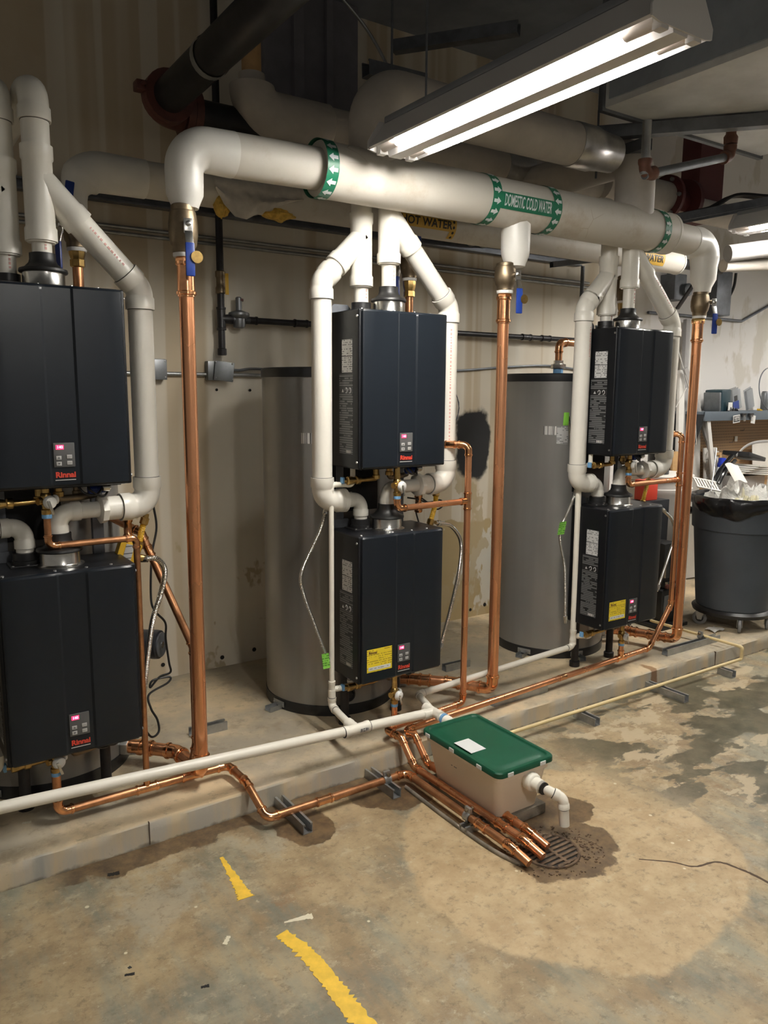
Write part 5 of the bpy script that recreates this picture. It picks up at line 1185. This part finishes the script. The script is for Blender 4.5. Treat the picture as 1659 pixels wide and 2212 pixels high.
for a in (-2.35, -1.3, -.1, 1.3, 2.7):
    d = V((cos(a), sin(a), 0)); c = tc+d*.235+Z_*.048
    ax2 = V((.55, -.83, 0)) if a < -1 else V((.9, .4, 0))
    cs = P('caster', G().lathe(c-ax2*.011, ax2, [(.030, 0), (.046, .002), (.048, .006), (.048, .016), (.046, .020), (.030, .022), (.014, .020)], 24), 'rubber_tire', can, 'grey caster wheel')
    P('caster_hub', G().lathe(c+ax2*-.013, ax2, [(.0, 0), (.027, .0005), (.027, .0255), (0, .026)], 18), 'black_plastic', cs)
    P('caster_fork', G().prism([(-.014, -.012), (.014, -.012), (.03, .045), (-.03, .045)], c+ax2*.014, ax2.cross(Z_), Z_, ax2, .003).prism([(-.014, -.012), (.014, -.012), (.03, .045), (-.03, .045)], c-ax2*.017, ax2.cross(Z_), Z_, ax2, .003), 'galv', cs)
# liner: black bag folded over the rim
def liner(u, v):
    a = 2*pi*u; drop = .085+.045*sin(a*2+1.0)+.03*mnoise.noise((cos(a)*3, sin(a)*3, 2))
    if -.2 < ((a+pi) % (2*pi))-pi+.95 < .55: drop += .14
    r = .300+.016*sin(v*pi)+.010*mnoise.noise((cos(a)*7, sin(a)*7, v*4))
    if v < .25: return V((tc.x+cos(a)*(r-.03*(1-v*4)), tc.y+sin(a)*(r-.03*(1-v*4)), z0+.765+.018*sin(v*4*pi/2)+.006*mnoise.noise((a*3, 1, 1))))
    vv = (v-.25)/.75
    return V((tc.x+cos(a)*(r+.012*vv), tc.y+sin(a)*(r+.012*vv), z0+.783-drop*vv))
S('trash_bag', G().grid(90, 14, liner), 'bag_black', 'black plastic liner folded over the trash can rim', 'trash bag')
def heap(c, rx, ry, h, seed, rough=.5, nx=34, ny=12):
    g = G()
    def fn(u, v):
        a = 2*pi*u; k = 1-v; q = V((cos(a)*k*2.2+seed, sin(a)*k*2.2, seed*.3))
        nz_ = mnoise.turbulence(q*2.0, 4, False)-.45
        return V((c[0]+cos(a)*rx*k*(1+.12*nz_), c[1]+sin(a)*ry*k*(1+.12*nz_), c[2]+h*(1-k*k)*(1+rough*nz_)+.03*nz_))
    return g.grid(nx, ny, fn)
S('plastic_wrap', heap((tc.x-.0, tc.y-.0, .93), .28, .28, .17, 3.1, .8), 'plastic_wrap', 'heap of clear crumpled plastic wrap on top of the trash', 'plastic wrap', ang=70)
S('plastic_wrap', heap((tc.x-.13, tc.y-.13, .955), .13, .12, .09, 8.4, 1.3), 'yellowish_wrap', 'yellowish crumpled plastic at the front of the trash', 'plastic wrap', ang=70)
S('plastic_wrap', heap((tc.x+.12, tc.y-.14, .945), .16, .13, .14, 5.7, 1.2), 'plastic_wrap', 'clear crumpled plastic at the right of the trash', 'plastic wrap', ang=70)
wc = A(1545, 1042, .15)
gr2 = T('plastic_grille', 'white slotted plastic piece lying in the trash', 'plastic piece', wc)
e1v = V((.8, -.45, -.18)).normalized(); e2v = V((.35, .62, .5)).normalized(); e3v = e1v.cross(e2v).normalized()
q0_ = A(1526, 1046, .42)
for k in range(8): P('slat', G().obox(q0_+e1v*(-.075+.021*k), e1v, e2v, e3v, .006, .045, .003), 'white_paint', gr2)
for s_ in (-1, 1): P('edge', G().obox(q0_+e2v*.045*s_, e1v, e2v, e3v, .085, .006, .004), 'white_paint', gr2)
S('paper_sheet', G().sheet(8, 6, lambda u, v: A(1602, 1022, .25)+V((.10*(u-.5), -.03*(u-.5)+.08*v, .11*(v-.5)+.01*sin(u*5))), .002, (0, -1, 0)), 'paper', 'folded white sheet standing up in the trash', 'paper')
S('metal_rod', G().cyl(A(1536, 1062, .34), A(1548, 968, .45), .004, 8), 'galv', 'thin metal rod sticking out of the trash', 'rod')
S('paper_scrap', G().sheet(6, 5, lambda u, v: AZ(1543, 1361, HC+.004)+V((.11*(u-.5), .08*(v-.5), .012*abs(sin(u*4+v*3)))), .001, (0, 0, 1)), 'paper', 'crumpled paper scrap on the pad below the trash can', 'paper')
S('dark_pipe', G().cyl((5.30, .30, HC+.04), (5.36, .42, 1.0), .055, 18).lathe((5.30, .30, HC), Z_, [(.075, 0), (.075, .06), (.06, .07)], 18), 'black_plastic', 'black plastic tube standing right of the trash can', 'tube')

# ================================================================== workbench with pegboard and clutter behind
sy0, sy1 = 1.08, 1.375; sx0 = A(1523, 890, sy0).x; sx1 = 7.5; sz = A(1523, 893, sy0).z
wb = T('workbench', 'workbench hutch with a blue-grey shelf and brown pegboard', 'workbench', (6.4, 1.2, HC))
P('shelf', G().box(sx0, sx1, sy0, sy1, sz-.012, sz+.012, .003).box(sx0, sx1, sy0-.004, sy0+.012, sz-.062, sz+.014, .002), 'shelf_blue', wb)
for xx in (sx0, sx1-.02): P('side_panel', G().prism([(sy0, 0), (sy1, 0), (sy1, -.70), (sy1-.05, -.70)], (xx-.002, 0, sz-.01), Y_, Z_, X_, .022), 'shelf_dark', wb)
P('pegboard', G().box(sx0+.02, sx1-.02, sy1-.012, sy1, sz-.70, sz-.012), 'pegboard', wb, 'brown perforated pegboard')
P('bench_top', G().box(sx0+.28, sx1, .78, sy1-.02, .84, .88, .004), 'wood', wb)
for xx in (sx0+.30, sx1-.1):
    for yy in (.82, 1.30): P('leg', G().box(xx, xx+.05, yy, yy+.05, HC, .84), 'shelf_dark', wb)
for px, py in ((1600, 930), (1575, 955), (1590, 980)):
    p = A(px, py, sy1-.02); P('peg_hook', G().tube(fillet([p, p-Y_*.03, p-Y_*.035+Z_*.02], .008), .0022, 6), 'galv_dark', wb)
tc_ = A(1555, 868, 1.2)
case = T('tool_case', 'dark teal hard case standing on the blue-grey shelf', 'case', (tc_.x, 1.2, sz+.012))
P('case_body', G().obox((tc_.x, 1.22, sz+.012+.09), (1, 0, .06), Y_, (-.06, 0, 1), .065, .08, .09, .012), 'teal_case', case)
P('case_side', G().obox((tc_.x-.075, 1.22, sz+.012+.078), (1, 0, .10), Y_, (-.10, 0, 1), .014, .075, .078, .008), 'jbox', case)
S('shelf_card', G().obox((tc_.x+.02, 1.115, sz+.05), (1, 0, 0), (0, 1, .1), Z_, .028, .002, .036), 'white_tag', 'small white card leaning on the dark case', 'card')
S('black_pouch', heap((tc_.x+.06, 1.12, sz+.012), .09, .035, .035, 2.2, .5), 'bag_black', 'flat black pouch lying on the shelf', 'pouch')
for k, (px, w_, lean, lab) in enumerate(((1583, .05, -.22, 'clear blister pack with a blue lower half on the shelf'), (1596, .03, -.30, 'narrow clear blister pack beside the blue one on the shelf'), (1625, .055, -.35, 'clear blister pack behind the wire hoop'))):
    p = A(px, 870, 1.19); b = T('blister_pack', lab, 'package', (p.x, 1.19, sz+.012), 'blister packs on the shelf')
    up_ = V((lean, 0, 1)).normalized(); rt_ = V((1, 0, -lean)).normalized(); c = V((p.x+.02, 1.19+.02*k, sz+.02+.095))
    P('pack_card', G().obox(c+Y_*.012, rt_, Y_, up_, w_, .0015, .095), ('grey_board', 'clear_pack', 'clear_pack')[k], b)
    P('pack_bubble', G().obox(c, rt_, Y_, up_, w_*.85, .012, .085, .008), 'clear_pack', b)
    if k == 0: P('pack_print', G().obox(c-Y_*.0125-up_*.055, rt_, Y_, up_, w_*.85, .001, .035), 'blue_plastic', b); P('pack_print', G().obox(c-Y_*.0125+up_*.005, rt_, Y_, up_, w_*.45, .001, .022), 'book_black', b)
S('yellow_clip', G().obox(A(1641, 886, 1.12), (1, 0, -.3), Y_, (.3, 0, 1), .022, .015, .008, .004), 'yellow_plastic', 'small yellow piece at the shelf front', 'clip')
hc_ = A(1668, 842, 1.1); S('wire_hoop', G().tube([hc_+V((cos(a)*.20, .03*sin(a), sin(a)*.19)) for a in [i*2*pi/48 for i in range(49)]], .005, 8), 'galv_dark', 'large wire hoop standing on the shelf', 'hoop')
S('grey_bottle', G().lathe((A(1652, 860, 1.3).x, 1.30, sz+.012), Z_, [(.03, 0), (.032, .005), (.032, .15), (.024, .17), (.01, .172)], 18), 'jbox', 'grey bottle at the right end of the shelf', 'bottle')
yt = A(1591, 905, sy0-.02)
yst = T('sticker_card', 'white YETI card clipped to the shelf front', 'card', (yt.x, yt.y, yt.z))
rt_ = V((1, 0, .10)).normalized(); up_ = V((-.10, 0, 1)).normalized()
P('card', G().obox(yt, rt_, Y_, up_, .048, .0012, .032), 'white_tag', yst)
P('card_panel', G().obox(yt-Y_*.0016, rt_, Y_, up_, .041, .0006, .024), 'book_black', yst)
P('lettering', text_flat('YETI', .044, yt-Y_*.0026, rt_, up_, .0012, .0006, .82), 'white_tag', yst)
for k, (px, lab) in enumerate(((1606, 'black binder clip beside the YETI card'), (1622, 'black binder clip holding a white tag on the shelf'))):
    p = A(px, 896, sy0-.02); bc = T('binder_clip', lab, 'binder clip', p, 'binder clips on the shelf front')
    P('clip_body', G().prism([(-.012, .012), (.012, .012), (.003, -.016), (-.003, -.016)], p-X_*.03, Y_, Z_, X_, .06), 'book_black', bc)
    for s_ in (-1, 1): P('clip_wire', G().tube(fillet([p+X_*(.018*s_)-Y_*.010, p+X_*(.014*s_)-Y_*.014-Z_*.05, p+X_*(.004*s_)-Y_*.014-Z_*.055, p+X_*(.004*s_)-Y_*.010], .006), .0014, 6), 'steel', bc)
p = A(1627, 906, sy0-.015); S('white_tag', G().obox(p, (1, 0, -.12), Y_, (.12, 0, 1), .030, .0012, .034), 'white_tag', 'white tag hanging under the right binder clip', 'tag')
p = A(1590, 948, sy1-.02); S('white_tag', G().obox(p, X_, Y_, Z_, .02, .003, .024, .002), 'white_tag', 'small white square hanging on the pegboard', 'tag')
# boards, frames and papers on the bench
bzt = .88
p = A(1540, 985, 1.28); wp = T('shutter_panel', 'white louvred panel leaning on the pegboard', 'panel', (p.x, 1.28, bzt))
P('panel_board', G().obox((p.x, 1.30, bzt+.17), X_, (0, 1, -.1), (0, .1, 1), .09, .008, .17, .002), 'white_paint', wp)
for k in range(4): P('panel_slat', G().obox((p.x, 1.288, bzt+.05+.075*k), X_, (0, 1, .2), (0, -.2, 1), .082, .004, .034), 'white_paint', wp)
p = A(1553, 990, 1.2); fr = T('picture_frame', 'light wooden frame leaning beside the white panel', 'frame', (p.x, 1.2, bzt))
for s_ in (-1, 1): P('frame_side', G().obox((p.x+s_*.06, 1.22, bzt+.15), X_, (0, 1, -.1), (0, .1, 1), .012, .010, .15, .002), 'wood', fr)
P('frame_top', G().obox((p.x, 1.235, bzt+.29), X_, (0, 1, -.1), (0, .1, 1), .06, .010, .012, .002), 'wood', fr)
P('frame_back', G().obox((p.x, 1.228, bzt+.15), X_, (0, 1, -.1), (0, .1, 1), .05, .003, .14), 'white_paint', fr)
p = A(1560, 1000, 1.08); bt = T('bottle', 'pale bottle with a bright blue cap on the bench', 'bottle', (p.x, 1.08, bzt))
P('bottle_body', G().lathe((p.x, 1.08, bzt), Z_, [(.042, 0), (.045, .006), (.045, .17), (.038, .195), (.030, .205)], 24), 'bottle_white', bt)
P('bottle_cap', G().lathe((p.x, 1.08, bzt+.20), Z_, [(.036, 0), (.038, .003), (.036, .03), (.032, .032), (.030, .07), (.026, .074)], 20), 'blue_cap', bt, 'bright blue cap')
p = A(1612, 1045, .95); S('cardboard_box', G().box(p.x-.19, p.x+.22, .92, 1.18, bzt, bzt+.13, .004), 'grey_board', 'pale grey box on the bench behind the trash', 'box')
for k in range(5):
    q = V((p.x+.10+.02*k, 1.02, bzt+.145+.014*k)); S('paper_stack', G().obox(q, (1, .15*(k-2)*.4, -.08), (-.15*(k-2)*.4, 1, 0), (.08, 0, 1), .24-.012*k, .15, .006, .001), ('paper', 'white_paint')[k % 2], ('lowest', 'second', 'third', 'fourth', 'topmost')[k]+' white sheaf in the paper pile on the bench', 'paper', 'papers piled on the bench')
q = A(1612, 985, 1.0); S('black_binder', G().obox((q.x, 1.02, q.z), (1, 0, -.22), Y_, (.22, 0, 1), .13, .12, .018, .008), 'book_black', 'black binder lying on top of the paper pile', 'binder')
q = A(1640, 995, 1.25); S('white_sign', G().obox((q.x+.1, 1.27, q.z+.02), X_, (0, 1, -.1), (0, .1, 1), .18, .004, .14, .002), 'white_paint', 'white sheet propped up on the pegboard', 'sheet')
S('grey_strap', G().tube(spline([A(1590, 985, 1.0), A(1610, 965, 1.0), A(1635, 955, 1.0), A(1680, 952, 1.0)], 8), .012, 8, True, .35), 'grey_board', 'grey strap arching over the paper pile', 'strap')
S('cable_bundle', G().tube(spline([A(1582, 985, .95), A(1560, 1010, .92), A(1545, 1035, .9), A(1530, 1060, .9)], 8), .018, 8).tube(spline([A(1588, 995, .95), A(1568, 1015, .9), A(1552, 1045, .9)], 8), .016, 8), 'bag_black', 'bundle of black cables drooping off the bench', 'cable')

# boards leaning on the wall between the heaters and the bench
def board(px0, py0, px1, py1, y0, y1, w_, th, mat, label, name='leaning_board'):
    a = A(px0, py0, y0); b = A(px1, py1, y1); b = a+(b-a)*((a.z-HC-.012)/(a.z-b.z)); d = (a-b).normalized(); s = (V((1, -.15, 0))-d*d.x).normalized(); n_ = d.cross(s)
    return S(name, G().obox((a+b)/2, s, n_, d, w_, th, (a-b).length/2, .002), mat, label, 'board', 'boards leaning on the wall')
board(1500, 695, 1494, 1130, 1.36, 1.28, .075, .012, 'white_paint', 'wide white board leaning on the wall, right of the right heaters')
board(1484, 690, 1470, 1000, 1.33, 1.25, .022, .018, 'grey_board', 'dark edged narrow board left of the wide white board')
board(1472, 800, 1462, 1130, 1.22, 1.12, .028, .015, 'white_paint', 'shorter white board next to the right vent pipe')
board(1480, 795, 1530, 955, 1.15, 1.18, .020, .012, 'grey_board', 'grey board leaning diagonally beside the copper drop')
board(1528, 900, 1545, 1075, 1.10, 1.12, .018, .012, 'white_paint', 'white strip leaning diagonally in front of the bench side')
board(1459, 975, 1450, 1200, 1.05, 1.0, .035, .012, 'wood', 'plain wooden plank behind the right relief line')
S('twine', G().tube([A(1462, 745, 1.2), A(1502, 885, 1.1), A(1504, 960, 1.1)], .003, 6).tube([A(1483, 838, 1.1), A(1460, 880, 1.1)], .003, 6), 'white_paint', 'white string tied round the leaning boards', 'string')
# pale drum and black equipment seen between the right heater and the copper drop
p = A(1425, 1100, .85); dm = T('storage_drum', 'pale grey drum behind the lower right heater', 'drum', (p.x+.1, .95, HC))
P('drum_body', G().lathe((p.x+.08, .95, HC), Z_, [(.24, 0), (.25, .02), (.25, .86), (.255, .87), (.255, .90), (.25, .905), (.25, .96), (.24, .97)], 40), 'white_paint', dm)
P('drum_lid', G().lathe((p.x+.08, .95, HC+.965), Z_, [(.26, 0), (.262, .005), (.262, .03), (.24, .036), (.02, .036)], 40), 'white_paint', dm)
q = V((p.x+.02, .90, HC+1.0)); cn = T('paint_can', 'black labelled can reading esse on the pale drum', 'can', q)
P('can_body', G().lathe(q, Z_, [(.075, 0), (.077, .003), (.077, .15), (.079, .152), (.079, .16), (.06, .161)], 32), 'book_black', cn)
lw = text('esse', .05, .0012, 0, 'CENTER', .95)
P('lettering', on_pipe(lw, q+Z_*.11, X_, Z_, 1e3, 0).shift((0, 0, 0)) if False else text_flat('esse', .042, A(1395, 1038, .74), (.95, -.3, 0), Z_, .0012, .002), 'white_tag', cn); lw.free()
S('red_box', G().box(A(1370, 1065, .8).x-.05, A(1370, 1065, .8).x+.07, .66, .76, HC+.86, HC+1.00, .004), 'logo_red', 'orange red box behind the flue of the lower right heater', 'box')
S('box_stand', G().box(A(1370, 1065, .8).x-.08, A(1370, 1065, .8).x+.18, .64, .78, HC, HC+.858, .004), 'shelf_dark', 'dark stand carrying the orange red box', 'stand')
p = A(1432, 1230, .55); vc = T('shop_vacuum', 'black equipment standing behind the right relief line', 'equipment', (p.x, .62, HC))
P('body', G().box(p.x-.06, p.x+.14, .50, .78, HC+.02, HC+.26, .02), 'black_plastic', vc)
P('upper_body', G().box(p.x-.03, p.x+.12, .52, .76, HC+.26, HC+.58, .03), 'black_rubber', vc)
P('front_panel', G().box(p.x-.04, p.x+.06, .494, .502, HC+.10, HC+.22, .003), 'pump_plate', vc)
P('trim_bar', G().box(p.x-.02, p.x+.10, .49, .51, HC+.30, HC+.315).box(p.x-.02, p.x+.02, .51, .53, HC+.34, HC+.44), 'steel', vc)
P('base_tray', G().box(p.x-.12, p.x+.16, .44, .82, HC, HC+.025, .004), 'black_plastic', vc)
P('red_knob', G().lathe((p.x-.02, .50, HC+.285), -Y_, [(.018, 0), (.018, .015), (.012, .018)], 14), 'red_paint', vc)
# things on the right-hand wall, high up
S('conduit', G().tube(fillet([A(1400, 675, 1.38), A(1462, 680, 1.38), A(1602, 694, 1.38), A(1670, 655, 1.38), A(1760, 600, 1.38)], .04), .012, 10), 'galv_dark', 'bent grey conduit high on the wall at the right', 'conduit')
p = A(1462, 618, 1.3); sw = T('switch_box', 'dark switch box on the wall behind the right valve', 'switch box', (p.x, 1.3, p.z-.1))
P('box_body', G().box(p.x-.08, p.x+.07, 1.26, YW, p.z-.11, p.z+.09, .008), 'galv_dark', sw)
P('switch_knob', G().lathe((p.x+.06, 1.26, p.z-.03), -Y_, [(.05, 0), (.05, .03), (.03, .035)], 18), 'pump_plate', sw)
S('conduit', G().cyl((p.x-.02, 1.36, p.z+.08), (p.x-.02, 1.36, 2.75), .02, 12), 'galv_dark', 'short dark conduit above the wall switch box', 'conduit')
a = A(1508, 600, .75); b = A(1462, 668, .9); S('steel_bar', G().obox((a+b)/2, (b-a), (b-a).cross(Y_), Y_, (b-a).length/2, .018, .008, .004), 'black_iron', 'black flat bar slanting behind the right valve', 'bar')
p = A(1548, 640, 1.36); S('panel_box', G().box(p.x-.09, p.x+.12, 1.30, YW, p.z-.16, p.z+.20, .008), 'galv_dark', 'tall dark panel on the wall behind the right blue handle', 'panel')
S('cable', G().tube(spline([A(1590, 590, 1.34), A(1585, 620, 1.35), A(1570, 650, 1.36), A(1555, 670, 1.37)], 8), .012, 8), 'black_rubber', 'black cable curving down the wall at the right', 'cable')
a = A(1192, 578, .95); b = A(1290, 566, .95)
strut('strut_channel', 'short slotted strut hanging below the hot header near the right vents', a, b, mat='galv_dark', w_=.035)
S('steel_post', G().cyl((A(1258, 600, 1.3).x, 1.3, A(1258, 650, 1.3).z), (A(1258, 600, 1.3).x, 1.3, A(1258, 575, 1.3).z), .014, 10), 'galv_dark', 'short vertical pipe on the wall left of the right vents', 'pipe')
